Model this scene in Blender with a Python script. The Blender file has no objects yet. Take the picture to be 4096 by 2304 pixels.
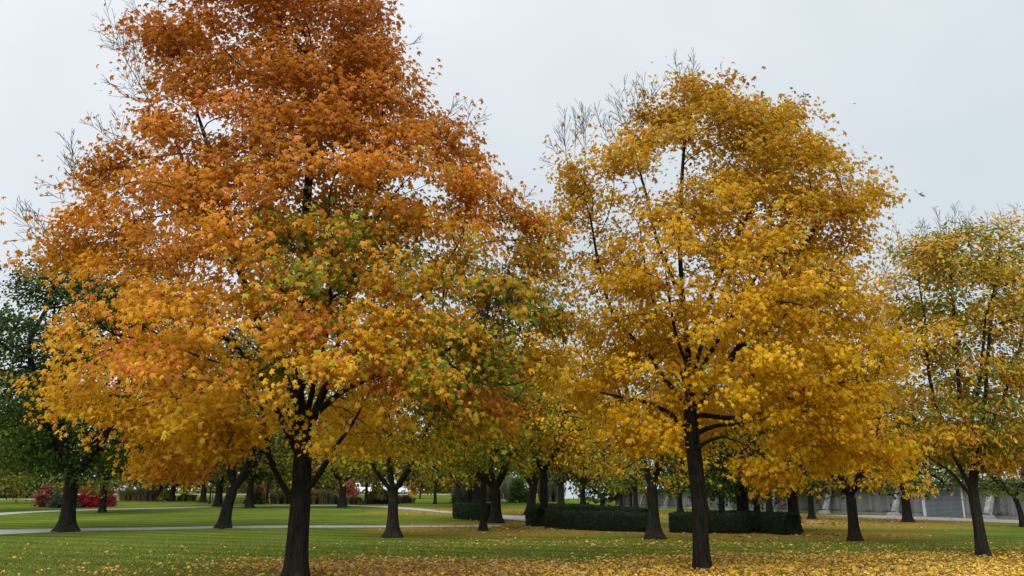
import bpy, math, random
import numpy as np
from mathutils import Vector, Matrix

# ------------------------------------------------------------------ camera, sky, sun, exposure
scene = bpy.context.scene
F_PX, HORIZON = 820.0, 497.0                      # focal length and horizon row at 1024x576
PITCH = math.atan((HORIZON - 288.0) / F_PX)
CAM_H = 1.6
cam_data = bpy.data.cameras.new('camera'); cam = bpy.data.objects.new('camera', cam_data)
scene.collection.objects.link(cam); scene.camera = cam
cam.location = (0, 0, CAM_H); cam.rotation_euler = (math.pi/2 + PITCH, 0, 0)
cam_data.sensor_width = 36.0; cam_data.lens = 36.0*F_PX/1024.0
cam_data.clip_start = 0.1; cam_data.clip_end = 3000.0

SUN_EL, SUN_AZ = math.radians(47), math.radians(203)    # azimuth clockwise from +Y: behind the camera, to its left
world = bpy.data.worlds.new('World'); scene.world = world; world.use_nodes = True
nt = world.node_tree; nt.nodes.clear()
wo = nt.nodes.new('ShaderNodeOutputWorld'); bg = nt.nodes.new('ShaderNodeBackground')
sky = nt.nodes.new('ShaderNodeTexSky'); sky.sky_type = 'NISHITA'; sky.sun_disc = False
sky.sun_elevation = SUN_EL; sky.sun_rotation = SUN_AZ
tc = nt.nodes.new('ShaderNodeTexCoord')
def wn(kind, **kw):
    n = nt.nodes.new(kind)
    for k, v in kw.items(): setattr(n, k, v)
    return n
sd = Vector((math.sin(SUN_AZ)*math.cos(SUN_EL), math.cos(SUN_AZ)*math.cos(SUN_EL), math.sin(SUN_EL)))
# cloud layer: a little brighter towards the hidden sun, with soft uneven patches
dt = wn('ShaderNodeVectorMath', operation='DOT_PRODUCT'); dt.inputs[1].default_value = sd
nz = wn('ShaderNodeTexNoise'); nz.inputs['Scale'].default_value = 2.4; nz.inputs['Detail'].default_value = 5
mr = wn('ShaderNodeMapRange'); mr.inputs[1].default_value = -0.72; mr.inputs[2].default_value = 0.05
ns = wn('ShaderNodeMath', operation='MULTIPLY_ADD'); ns.inputs[1].default_value = 1.1; ns.inputs[2].default_value = -0.55
ad = wn('ShaderNodeMath', operation='ADD')
rp = wn('ShaderNodeValToRGB')
rp.color_ramp.elements[0].position = 0.0; rp.color_ramp.elements[0].color = (4.7, 5.5, 5.9, 1)
rp.color_ramp.elements[1].position = 1.0; rp.color_ramp.elements[1].color = (7.65, 8.0, 8.3, 1)
mx = wn('ShaderNodeMixRGB'); mx.inputs[0].default_value = 0.95
nt.links.new(tc.outputs['Generated'], dt.inputs[0]); nt.links.new(tc.outputs['Generated'], nz.inputs['Vector'])
nt.links.new(dt.outputs['Value'], mr.inputs[0]); nt.links.new(nz.outputs['Fac'], ns.inputs[0])
nt.links.new(mr.outputs[0], ad.inputs[0]); nt.links.new(ns.outputs[0], ad.inputs[1]); nt.links.new(ad.outputs[0], rp.inputs[0])
nt.links.new(sky.outputs[0], mx.inputs[1]); nt.links.new(rp.outputs[0], mx.inputs[2])
nt.links.new(mx.outputs[0], bg.inputs[0]); bg.inputs[1].default_value = 0.05
nt.links.new(bg.outputs[0], wo.inputs[0])

sun_d = bpy.data.lights.new('sun', 'SUN'); sun_d.energy = 1.5; sun_d.angle = math.radians(75); sun_d.color = (1, 0.96, 0.9)
sun = bpy.data.objects.new('sun', sun_d); scene.collection.objects.link(sun)
sun.rotation_euler = (-sd).to_track_quat('-Z', 'Y').to_euler(); sun.location = (-20, -20, 40)

vs = scene.view_settings
vs.view_transform = 'Standard'; vs.look = 'None'; vs.gamma = 1.0; vs.exposure = 1.25; vs.use_curve_mapping = False
scene.render.engine = 'CYCLES'
scene.cycles.max_bounces = 8; scene.cycles.diffuse_bounces = 5; scene.cycles.glossy_bounces = 2
scene.cycles.transmission_bounces = 5; scene.cycles.transparent_max_bounces = 4

# ------------------------------------------------------------------ helpers
COL = scene.collection
rng = np.random.default_rng(11)
CP, SP = math.cos(PITCH), math.sin(PITCH)

def S(t): t = np.clip(t, 0, 1); return t*t*(3-2*t)
def gz(x, y):
    """ground height: level near the camera and by the long building, rising gently to the back left"""
    x = np.asarray(x, float); y = np.asarray(y, float)
    t = np.clip(y-36, 0, 150); rise = 0.02*(t*t/(t+5.0))
    return rise*(1-S((x-4)/9)) + 0.02*np.sin(x*0.35+1)*np.sin(y*0.22) * S((y-6)/10)
def gzf(x, y): return float(gz(x, y))
def ray(px, py):
    u = (px-512)/F_PX; v = (288-py)/F_PX
    return np.array([u, CP - v*SP, SP + v*CP])
def ground_at(px, py):
    d = ray(px, py); d = d/d[1]
    prev = 2.0
    for y in np.arange(2.0, 420.0, 0.5):
        if CAM_H + d[2]*y <= gzf(d[0]*y, y):
            lo, hi = prev, y
            for _ in range(20):
                m = (lo+hi)/2
                if CAM_H + d[2]*m <= gzf(d[0]*m, m): hi = m
                else: lo = m
            return (d[0]*hi, hi)
        prev = y
    return (d[0]*420, 420.0)
def on_plane(px, py, Y):
    d = ray(px, py); d = d/d[1]
    return np.array([d[0]*Y, Y, CAM_H + d[2]*Y])

def mesh_np(name, V, F, col=None, mats=(), smooth=False, nside=None):
    me = bpy.data.meshes.new(name)
    V = np.asarray(V, np.float32); F = np.asarray(F, np.int32)
    n, k = F.shape
    me.vertices.add(len(V)); me.vertices.foreach_set('co', V.ravel())
    me.loops.add(n*k); me.loops.foreach_set('vertex_index', F.ravel())
    me.polygons.add(n)
    me.polygons.foreach_set('loop_start', np.arange(0, n*k, k, dtype=np.int32))
    me.polygons.foreach_set('loop_total', np.full(n, k, np.int32))
    if smooth: me.polygons.foreach_set('use_smooth', np.ones(n, bool))
    if col is not None:
        a = me.color_attributes.new('Col', 'FLOAT_COLOR', 'POINT')
        c = np.ones((len(V), 4), np.float32); c[:, :3] = col
        a.data.foreach_set('color', c.ravel())
    for m in mats: me.materials.append(m)
    me.update(calc_edges=True)
    return me
def link(name, me, parent=None, loc=None):
    o = bpy.data.objects.new(name, me); COL.objects.link(o)
    if parent is not None: o.parent = parent
    if loc is not None: o.location = loc
    return o
def tag(o, label=None, cat=None, group=None, kind=None):
    if label: o['label'] = label
    if cat: o['category'] = cat
    if group: o['group'] = group
    if kind: o['kind'] = kind
    return o
def empty(name, loc, rz=0):
    o = bpy.data.objects.new(name, None); COL.objects.link(o); o.location = loc; o.rotation_euler = (0, 0, rz)
    o.empty_display_size = 0.3
    return o

class MB:
    """collects polygons of one mesh"""
    def __init__(s): s.v = []; s.f = []
    def poly(s, pts):
        b = len(s.v); s.v += [tuple(p) for p in pts]; s.f.append(tuple(range(b, b+len(pts))))
    def box(s, lo, hi, M=None):
        (a, b, c), (d, e, f) = lo, hi
        p = [(a,b,c),(d,b,c),(d,e,c),(a,e,c),(a,b,f),(d,b,f),(d,e,f),(a,e,f)]
        s.hexa(p, M)
    def hexa(s, p, M=None):
        if M is not None: p = [tuple(M @ Vector(q)) for q in p]
        n = len(s.v); s.v += [tuple(q) for q in p]
        for q in ((3,2,1,0),(4,5,6,7),(0,1,5,4),(1,2,6,5),(2,3,7,6),(3,0,4,7)): s.f.append(tuple(n+i for i in q))
    def prism(s, prof, y0, y1):
        """profile in x,z extruded along y"""
        n = len(s.v); k = len(prof)
        s.v += [(x, y0, z) for x, z in prof] + [(x, y1, z) for x, z in prof]
        s.f.append(tuple(range(n, n+k))); s.f.append(tuple(range(n+2*k-1, n+k-1, -1)))
        for i in range(k): j = (i+1) % k; s.f.append((n+j, n+i, n+k+i, n+k+j))
    def cyl(s, a, b, r0, r1=None, k=12):
        if r1 is None: r1 = r0
        a = Vector(a); b = Vector(b); d = (b-a).normalized()
        u = d.orthogonal().normalized(); w = d.cross(u); n = len(s.v)
        for c, r in ((a, r0), (b, r1)):
            for i in range(k):
                t = 2*math.pi*i/k; s.v.append(tuple(c + u*(r*math.cos(t)) + w*(r*math.sin(t))))
        for i in range(k): j = (i+1) % k; s.f.append((n+i, n+j, n+k+j, n+k+i))
        s.f.append(tuple(range(n+k-1, n-1, -1))); s.f.append(tuple(range(n+k, n+2*k)))
    def build(s, name, mat, parent=None, bevel=0, smooth=False):
        me = bpy.data.meshes.new(name); me.from_pydata(s.v, [], s.f); me.materials.append(mat); me.update()
        o = link(name, me, parent)
        if smooth:
            for p in me.polygons: p.use_smooth = True
        if bevel:
            m = o.modifiers.new('bevel', 'BEVEL'); m.width = bevel; m.segments = 2; m.limit_method = 'ANGLE'
        return o

# ------------------------------------------------------------------ materials
def new_mat(name):
    m = bpy.data.materials.new(name); m.use_nodes = True
    t = m.node_tree; b = t.nodes['Principled BSDF']
    return m, t, b
def plain(name, c, rough=0.7, metal=0, noise=0.0, nscale=6, spec=0.3, bump=0):
    m, t, b = new_mat(name)
    b.inputs['Base Color'].default_value = (*c, 1); b.inputs['Roughness'].default_value = rough
    b.inputs['Metallic'].default_value = metal; b.inputs['Specular IOR Level'].default_value = spec
    if noise:
        tcn = t.nodes.new('ShaderNodeTexCoord'); n = t.nodes.new('ShaderNodeTexNoise')
        n.inputs['Scale'].default_value = nscale; n.inputs['Detail'].default_value = 6
        r = t.nodes.new('ShaderNodeValToRGB')
        r.color_ramp.elements[0].position = 0.3; r.color_ramp.elements[1].position = 0.7
        r.color_ramp.elements[0].color = (*[x*(1-noise) for x in c], 1)
        r.color_ramp.elements[1].color = (*[min(1, x*(1+noise)) for x in c], 1)
        t.links.new(tcn.outputs['Object'], n.inputs['Vector']); t.links.new(n.outputs['Fac'], r.inputs[0])
        t.links.new(r.outputs[0], b.inputs['Base Color'])
        if bump:
            bp = t.nodes.new('ShaderNodeBump'); bp.inputs['Strength'].default_value = bump; bp.inputs['Distance'].default_value = 0.02
            t.links.new(n.outputs['Fac'], bp.inputs['Height']); t.links.new(bp.outputs[0], b.inputs['Normal'])
    return m
def leaf_mat(name, trans=0.38, rough=0.5, spec=0.25):
    m, t, b = new_mat(name)
    at = t.nodes.new('ShaderNodeAttribute'); at.attribute_name = 'Col'
    b.inputs['Roughness'].default_value = rough; b.inputs['Specular IOR Level'].default_value = spec
    t.links.new(at.outputs['Color'], b.inputs['Base Color'])
    tr = t.nodes.new('ShaderNodeBsdfTranslucent'); t.links.new(at.outputs['Color'], tr.inputs['Color'])
    ms = t.nodes.new('ShaderNodeMixShader'); ms.inputs[0].default_value = trans
    out = t.nodes['Material Output']
    t.links.new(b.outputs[0], ms.inputs[1]); t.links.new(tr.outputs[0], ms.inputs[2]); t.links.new(ms.outputs[0], out.inputs[0])
    return m
def bark_mat(name, c0, c1, moss=None):
    m, t, b = new_mat(name)
    b.inputs['Roughness'].default_value = 0.9; b.inputs['Specular IOR Level'].default_value = 0.15
    tcn = t.nodes.new('ShaderNodeTexCoord'); mpn = t.nodes.new('ShaderNodeMapping'); mpn.inputs['Scale'].default_value = (26, 26, 2.6)
    n = t.nodes.new('ShaderNodeTexNoise'); n.inputs['Scale'].default_value = 1.0; n.inputs['Detail'].default_value = 6; n.inputs['Roughness'].default_value = 0.65
    r = t.nodes.new('ShaderNodeValToRGB')
    r.color_ramp.elements[0].position = 0.36; r.color_ramp.elements[1].position = 0.66
    r.color_ramp.elements[0].color = (*c0, 1); r.color_ramp.elements[1].color = (*c1, 1)
    bp = t.nodes.new('ShaderNodeBump'); bp.inputs['Strength'].default_value = 1.0; bp.inputs['Distance'].default_value = 0.06
    t.links.new(tcn.outputs['Object'], mpn.inputs[0]); t.links.new(mpn.outputs[0], n.inputs['Vector'])
    t.links.new(n.outputs['Fac'], r.inputs[0]); t.links.new(n.outputs['Fac'], bp.inputs['Height']); t.links.new(bp.outputs[0], b.inputs['Normal'])
    last = r.outputs[0]
    n2 = t.nodes.new('ShaderNodeTexNoise'); n2.inputs['Scale'].default_value = 2.3; n2.inputs['Detail'].default_value = 5
    r2 = t.nodes.new('ShaderNodeValToRGB'); r2.color_ramp.elements[0].position = 0.56; r2.color_ramp.elements[1].position = 0.72
    r2.color_ramp.elements[0].color = (0, 0, 0, 1); r2.color_ramp.elements[1].color = (0.7, 0.7, 0.7, 1)
    mxn = t.nodes.new('ShaderNodeMixRGB'); mxn.inputs[2].default_value = (*(moss or (0.075, 0.08, 0.05)), 1)
    t.links.new(tcn.outputs['Object'], n2.inputs['Vector']); t.links.new(n2.outputs['Fac'], r2.inputs[0])
    t.links.new(r2.outputs[0], mxn.inputs[0]); t.links.new(last, mxn.inputs[1]); t.links.new(mxn.outputs[0], b.inputs['Base Color'])
    return m

M_LEAF = leaf_mat('leaf', 0.45); M_LEAF_FAR = leaf_mat('leaf_far', 0.3, 0.6, 0.08); M_LITTER = leaf_mat('fallen_leaf', 0.15, 0.6, 0.3)
M_BARK = bark_mat('bark', (0.004, 0.0035, 0.003), (0.030, 0.025, 0.020), (0.040, 0.040, 0.028))
M_BARK2 = bark_mat('bark_grey', (0.011, 0.010, 0.008), (0.036, 0.033, 0.026), (0.055, 0.058, 0.040))
M_CONC = plain('concrete', (0.22, 0.22, 0.222), 0.9, noise=0.14, nscale=3.0, bump=0.2)
M_PATH = plain('path_concrete', (0.33, 0.325, 0.32), 0.9, noise=0.18, nscale=2.0, bump=0.2)
M_WHITE = plain('white_paint', (0.74, 0.77, 0.80), 0.3, spec=0.5)
M_TYRE = plain('tyre', (0.02, 0.02, 0.021), 0.85)
M_RIM = plain('rim', (0.45, 0.45, 0.46), 0.35, 0.8)
M_GLASS = plain('car_glass', (0.03, 0.045, 0.05), 0.05, spec=0.8)
M_DARK = plain('dark_metal', (0.02, 0.021, 0.023), 0.5)
M_BLUE = plain('blue_plastic', (0.03, 0.07, 0.42), 0.45)
M_ROCK = plain('rock', (0.42, 0.46, 0.46), 0.85, noise=0.2, nscale=5, bump=0.4)

def grass_material():
    m, t, b = new_mat('grass'); N = t.nodes; L = t.links
    b.inputs['Roughness'].default_value = 0.95; b.inputs['Specular IOR Level'].default_value = 0.0
    tcn = N.new('ShaderNodeTexCoord')
    def noise(scale, detail=4, vec=None):
        n = N.new('ShaderNodeTexNoise'); n.inputs['Scale'].default_value = scale; n.inputs['Detail'].default_value = detail
        L.new(vec or tcn.outputs['Object'], n.inputs['Vector']); return n
    def ramp(a, b_, src, p0=0.35, p1=0.65):
        r = N.new('ShaderNodeValToRGB'); r.color_ramp.elements[0].position = p0; r.color_ramp.elements[1].position = p1
        r.color_ramp.elements[0].color = (*a, 1); r.color_ramp.elements[1].color = (*b_, 1); L.new(src, r.inputs[0]); return r
    big = noise(0.16, 5); fine = noise(9.0, 6)
    base = ramp((0.070, 0.108, 0.018), (0.124, 0.176, 0.025), big.outputs['Fac'])
    fin = ramp((0.62, 0.62, 0.58), (1.25, 1.22, 1.2), fine.outputs['Fac'])
    mu = N.new('ShaderNodeMixRGB'); mu.blend_type = 'MULTIPLY'; mu.inputs[0].default_value = 1
    L.new(base.outputs[0], mu.inputs[1]); L.new(fin.outputs[0], mu.inputs[2])
    # mower stripes
    mpn = N.new('ShaderNodeMapping'); mpn.inputs['Rotation'].default_value = (0, 0, math.radians(24))
    L.new(tcn.outputs['Object'], mpn.inputs[0])
    w = N.new('ShaderNodeTexWave'); w.inputs['Scale'].default_value = 0.165; w.inputs['Distortion'].default_value = 1.4; w.inputs['Detail'].default_value = 2
    w.inputs['Detail Scale'].default_value = 0.6; w.bands_direction = 'Y'
    L.new(mpn.outputs[0], w.inputs['Vector'])
    st = ramp((0.80, 0.82, 0.84), (1.18, 1.15, 1.10), w.outputs['Fac'], 0.25, 0.75)
    mu2 = N.new('ShaderNodeMixRGB'); mu2.blend_type = 'MULTIPLY'; mu2.inputs[0].default_value = 1
    L.new(mu.outputs[0], mu2.inputs[1]); L.new(st.outputs[0], mu2.inputs[2])
    # straw / dry patches
    dry = noise(0.38, 6); dr = ramp((0, 0, 0), (0.7, 0.7, 0.7), dry.outputs['Fac'], 0.47, 0.72)
    mx2 = N.new('ShaderNodeMixRGB'); mx2.inputs[2].default_value = (0.125, 0.115, 0.032, 1)
    L.new(dr.outputs[0], mx2.inputs[0]); L.new(mu2.outputs[0], mx2.inputs[1])
    # leaf-strewn soil tint baked per ground vertex where litter lies
    at = N.new('ShaderNodeAttribute'); at.attribute_name = 'litter'
    mx3 = N.new('ShaderNodeMixRGB'); lc = ramp((0.16, 0.085, 0.020), (0.42, 0.25, 0.05), noise(5.0, 6).outputs['Fac'], 0.35, 0.68)
    brk = N.new('ShaderNodeMath'); brk.operation = 'MULTIPLY'
    bn = ramp((0.25, 0.25, 0.25), (1, 1, 1), noise(2.2, 6).outputs['Fac'], 0.35, 0.6)
    L.new(at.outputs['Fac'], brk.inputs[0]); L.new(bn.outputs[0], brk.inputs[1])
    L.new(brk.outputs[0], mx3.inputs[0]); L.new(mx2.outputs[0], mx3.inputs[1]); L.new(lc.outputs[0], mx3.inputs[2])
    L.new(mx3.outputs[0], b.inputs['Base Color'])
    bp = N.new('ShaderNodeBump'); bp.inputs['Strength'].default_value = 0.5; bp.inputs['Distance'].default_value = 0.04
    nf = noise(28, 4); L.new(nf.outputs['Fac'], bp.inputs['Height']); L.new(bp.outputs[0], b.inputs['Normal'])
    return m
M_GRASS = grass_material()

# ------------------------------------------------------------------ tree positions (pixel of the foot -> ground)
T1 = (*ground_at(294, 579.0),); T2 = (*ground_at(702, 569.0),); T3 = (*ground_at(983, 556.0),)

# ------------------------------------------------------------------ litter density (leaves per square metre), world space
def circ(x, y, c, r, soft): return 1-S((np.hypot(x-c[0], (y-c[1]))-r)/soft)
def vnoise(x, y, s, seed=0):
    return (np.sin(x*s+seed)*np.cos(y*s*1.3+seed*2.1) + np.sin((x+y)*s*1.9+seed*.7)*.6 + np.cos((x-1.7*y)*s*2.7+seed*1.3)*.4)/2
def near_carpet(x, y):
    e = 22.8 + 2.6*S((x-1)/6) + 0.8*vnoise(x, y, 0.45, 3)
    a = (1-S((y-e+1.6)/3.2)) * S((x+6.0+0.5*(y-16))/5.0)
    return a
def litter_density(x, y):
    d = 125*near_carpet(x, y)*(0.72+0.5*vnoise(x, y, 1.1, 7))
    d = d + 2.5*S((34-y)/6)                                             # thin scatter on the near lawn
    d = d + 9*circ(x, y, T1, 3.5, 4.5)
    d = d + 26*S((x-11)/2)*np.exp(-((y-27.6-0.06*(x-14))/0.55)**2)       # raked windrow on the right lawn
    d = d + 20*np.exp(-((y-31.0+0.15*x)/2.0)**2)*S((x+4.5)/3)*(1-S((x-11)/3))
    return d
BROWN = [((0.5, 43.0), 5.5, 4.0), ((10.0, 36.5), 2.0, 2.5), ((6.9, 37.6), 1.2, 1.2), ((7.2, 41), 2.0, 2.0), ((14, 37.5), 3.0, 2.5), ((19, 53), 7, 5), ((27, 62), 5, 4), ((22, 68), 8, 5), ((17, 82), 8, 6), ((3.5, 66), 5, 4), ((-4, 66), 5, 4)]

# ------------------------------------------------------------------ ground
def build_ground():
    xs = np.unique(np.concatenate([np.arange(-60, 60.1, 1.0), np.linspace(-500, -60, 30), np.linspace(60, 500, 30)]))
    ys = np.unique(np.concatenate([np.arange(-10, 60, 0.8), np.arange(60, 200.1, 2.0), np.linspace(200, 900, 25), np.linspace(-120, -10, 8)]))
    X, Y = np.meshgrid(xs, ys); Z = gz(X, Y)
    V = np.stack([X, Y, Z], -1).reshape(-1, 3); w = len(xs); h = len(ys)
    i = np.arange((h-1)*w).reshape(h-1, w)[:, :-1].ravel()
    me = mesh_np('ground', V, np.stack([i, i+1, i+w+1, i+w], 1), mats=[M_GRASS], smooth=True)
    lit = np.clip(litter_density(X, Y)/90.0, 0, 1)*0.85
    for c, r, s in BROWN: lit = np.maximum(lit, 0.85*circ(X, Y, c, r, s))
    for px, py in ((66, 531.7), (223, 528.5), (392, 537.6), (483, 530.7), (654, 539), (855, 541), (983, 556), (795, 532)): lit = np.maximum(lit, 0.9*circ(X, Y, ground_at(px, py), 0.3, 1.0))
    a = me.attributes.new('litter', 'FLOAT', 'POINT'); a.data.foreach_set('value', lit.astype(np.float32).ravel())
    tag(link('lawn', me), kind='structure')
build_ground()

def ribbon(name, upper, lower, mat, dz=0.03):
    """flat strip between two pixel polylines laid on the ground"""
    m = MB(); U = [ground_at(*p) for p in upper]; Lw = [ground_at(*p) for p in lower]
    strip(name, Lw, U, mat, dz)
def strip(name, A, B, mat, dz=0.03, edge=0.05):
    P, Q = [], []
    for (a, b) in ((A, P), (B, Q)):
        a = np.array(a, float)
        for i in range(len(a)-1):
            n = max(2, int(np.linalg.norm(a[i+1]-a[i])/1.0))
            for k in range(n): b.append(a[i]+(a[i+1]-a[i])*k/n)
        b.append(a[-1])
    n = max(len(P), len(Q))
    P = np.array([np.interp(np.linspace(0, 1, n), np.linspace(0, 1, len(P)), np.array(P)[:, k]) for k in (0, 1)]).T
    Q = np.array([np.interp(np.linspace(0, 1, n), np.linspace(0, 1, len(Q)), np.array(Q)[:, k]) for k in (0, 1)]).T
    W = 5; V = []
    for i in range(n):
        for j in range(W):
            t = j/(W-1); p = P[i]*(1-t)+Q[i]*t
            V.append((p[0], p[1], gzf(*p)+dz))
    F = []
    for i in range(n-1):
        for j in range(W-1): a = i*W+j; F.append((a, a+W, a+W+1, a+1))
    # little edge down into the turf
    for jj in (0, W-1):
        b = len(V)
        for i in range(n): v = V[i*W+jj]; V.append((v[0], v[1], v[2]-edge-dz))
        for i in range(n-1): F.append((i*W+jj, (i+1)*W+jj, b+i+1, b+i))
    me = mesh_np(name, V, F, mats=[mat], smooth=False)
    o = link(name, me); tag(o, kind='structure'); return o

# paved paths
ribbon('path', [(-60, 533.5), (0, 530.1), (59, 529), (107, 528.4), (160, 527.6), (213, 526.6), (275, 525.9), (309, 525.8), (388, 526.0), (442, 526.0), (500, 525.6)],
       [(-60, 539.5), (0, 535), (59, 532.3), (107, 530.9), (160, 530.1), (213, 528.9), (275, 528.5), (309, 528.2), (388, 527.9), (442, 527.6), (500, 527.0)], M_PATH, 0.025)
ribbon('path', [(-60, 516.0), (0, 513.2), (31, 511.6), (62, 510.6), (75, 510.1), (98, 509.5), (124, 508.9), (200, 506.9), (280, 505.6), (346, 505.2), (373, 505.9), (388, 506.2), (396, 506.8), (425, 509.0), (440, 510.6), (458, 511.8), (500, 515.0), (530, 516.4)],
       [(-60, 518.8), (0, 515.5), (31, 513.1), (62, 511.6), (75, 511.2), (98, 510.4), (124, 509.7), (200, 507.7), (280, 506.4), (346, 506.1), (373, 507.2), (388, 508.3), (396, 509.3), (425, 511.3), (440, 512.9), (458, 514.0), (497, 519.0), (530, 521.8)], M_PATH, 0.03)
# drive in front of the long building, facade line X = 48.25 - 0.1875 Y
def fac(y, off=0.0): return np.array([48.25-0.1875*y-0.983*off, y-0.184*off])
M_DRIVE = plain('gravel', (0.27, 0.245, 0.225), 0.95, noise=0.25, nscale=4, bump=0.3)
strip('drive', [fac(y, 7.2) for y in (38, 56, 66, 76)], [fac(y, 0.3) for y in (38, 56, 66, 76)], M_DRIVE, 0.02)
M_ASPH = plain('asphalt_pale', (0.28, 0.28, 0.285), 0.9, noise=0.15, nscale=1.5)
strip('road', [(-110, 137.2), (-60, 137.2), (-20, 137.2), (6, 137.2)], [(-110, 144.5), (-60, 144.5), (-20, 144.5), (6, 144.5)], M_ASPH, 0.04)
strip('road', [(8, 108), (12, 120), (13, 140), (10, 165)], [(11.5, 108), (16.5, 120), (18, 140), (15, 165)], M_ASPH, 0.04)
strip('path', [(-75, 104), (-45, 104), (-27, 105)], [(-75, 106.4), (-45, 106.4), (-27, 107.2)], M_PATH, 0.03)

# ------------------------------------------------------------------ leaf templates (u across, v along, w up)
def maple_template():
    half = [(0.0, 1.0, -0.22), (0.20, 0.63, 0.02), (0.55, 0.67, -0.18), (0.35, 0.31, 0.02), (0.45, 0.05, -0.14)]
    pts = half + [(0.0, 0.10, 0.02)] + [(-x, y, z) for x, y, z in half[:0:-1]]
    V = np.array(pts + [(0, 0.36, 0.06)]); n = len(pts)
    F = np.array([(n, (i+1) % n, i) for i in range(n)])
    V[:, 1] -= 0.1
    return V, F
def oval_template():
    V = np.array([(0, 0, 0), (0.24, 0.3, -0.06), (0.22, 0.68, -0.08), (0, 1.0, -0.16), (-0.22, 0.68, -0.08), (-0.24, 0.3, -0.06), (0, 0.5, 0.03)])
    return V, np.array([(6, (i+1) % 6, i) for i in range(6)])
def kite_template():
    V = np.array([(0, 0, 0), (0.46, 0.42, -0.10), (0, 1.0, -0.12), (-0.46, 0.42, -0.10)])
    return V, np.array([(0, 1, 2), (0, 2, 3)])
MAPLE, OVAL, KITE = maple_template(), oval_template(), kite_template()

def unit(a): return a/np.maximum(np.linalg.norm(a, axis=-1, keepdims=True), 1e-9)
def leaf_frames(pos, outward, r, up_w=0.55, out_w=0.55, jit=0.55, droop=0.45):
    n = len(pos)
    nor = unit(np.array([0, 0, up_w]) + out_w*outward + jit*r.normal(size=(n, 3)))
    tip = outward*0.8 + np.array([0, 0, -droop]) + 0.7*r.normal(size=(n, 3))
    tip = unit(tip - nor*np.sum(tip*nor, 1, keepdims=True))
    return np.cross(tip, nor), tip, nor
def leaves_arrays(tpl, pos, frames, size, col, r, curl=(0.3, 2.6)):
    T, F = tpl; n = len(pos); s, t, nn = frames
    wsc = r.uniform(*curl, size=(n, 1, 1)); usc = r.uniform(0.5, 1.12, size=(n, 1, 1))
    sz = np.asarray(size).reshape(-1, 1, 1)*np.ones((n, 1, 1))
    V = pos[:, None, :] + sz*(T[None, :, 0:1]*usc*s[:, None, :] + T[None, :, 1:2]*t[:, None, :] + T[None, :, 2:3]*wsc*nn[:, None, :])
    k = len(T); FF = (F[None] + (np.arange(n)*k)[:, None, None]).reshape(-1, 3)
    return V.reshape(-1, 3), FF, np.repeat(col, k, 0)
def leaves_mesh(name, tpl, pos, frames, size, col, mat, r, curl=(0.4, 1.7)):
    V, FF, c = leaves_arrays(tpl, pos, frames, size, col, r, curl)
    return mesh_np(name, V, FF, c, [mat])

# ------------------------------------------------------------------ skeleton growth (space colonisation) and tubes
def grow(nodes, parents, att, step, kill, iters=120, r=rng, trop=(0, 0, 0.06)):
    P = np.zeros((40000, 3)); n = len(nodes); P[:n] = nodes; par = list(parents)
    att = np.asarray(att); alive = np.ones(len(att), bool)
    D = np.full(len(att), 1e9); near = np.zeros(len(att), int)
    def upd(a, b):
        for c in range(a, b, 400):
            e = min(b, c+400); idx = np.where(alive)[0]
            if not len(idx): return
            dd = np.linalg.norm(att[idx][:, None]-P[None, c:e], axis=2); j = dd.argmin(1); dm = dd[np.arange(len(idx)), j]
            bt = dm < D[idx]; D[idx[bt]] = dm[bt]; near[idx[bt]] = j[bt]+c
    upd(0, n); kids = {}
    trop = np.array(trop)
    for it in range(iters):
        alive &= D > kill
        idx = np.where(alive)[0]
        if not len(idx): break
        nd = near[idx]; dv = unit(att[idx]-P[nd]); acc = np.zeros((n, 3)); np.add.at(acc, nd, dv)
        n0 = n
        for q in np.unique(nd):
            v = acc[q]; L = np.linalg.norm(v)
            if L < 1e-6: continue
            v = v/L
            if par[q] >= 0:
                pv = P[q]-P[par[q]]; pl = np.linalg.norm(pv)
                if pl > 1e-6: v = v + 0.7*pv/pl
            v = v + trop + 0.06*r.normal(size=3)
            v = v/np.linalg.norm(v)
            new = P[q]+v*step
            if any(np.linalg.norm(P[k]-new) < 0.35*step for k in kids.get(q, ())):
                alive[idx[nd == q][:1]] = False; continue
            P[n] = new; par.append(int(q)); kids.setdefault(q, []).append(n); n += 1
            if n >= 39900: break
        if n == n0: break
        upd(n0, n)
    return P[:n].copy(), np.array(par)

def skeleton(polys, step):
    """polys: list of (start, points); start None = root, else the nearest existing node is the parent"""
    N, par = [], []
    for root, pts in polys:
        pts = [np.array(p, float) for p in pts]
        if root: N.append(pts[0]); par.append(-1); cur = 0
        else:
            cur = int(np.argmin(np.linalg.norm(np.array(N)-pts[0], axis=1)))
            pts = [N[cur]] + pts[1:]
        # catmull-rom
        q = [pts[0]] + pts + [pts[-1]]
        for i in range(1, len(q)-2):
            st_ = min(step, 0.13) if root else step
            L = np.linalg.norm(q[i+1]-q[i]); k = max(1, int(round(L/st_)))
            for s in range(1, k+1):
                t = s/k
                p = 0.5*((2*q[i]) + (-q[i-1]+q[i+1])*t + (2*q[i-1]-5*q[i]+4*q[i+1]-q[i+2])*t*t + (-q[i-1]+3*q[i]-3*q[i+1]+q[i+2])*t**3)
                N.append(p); par.append(cur); cur = len(N)-1
    return np.array(N), par

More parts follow.
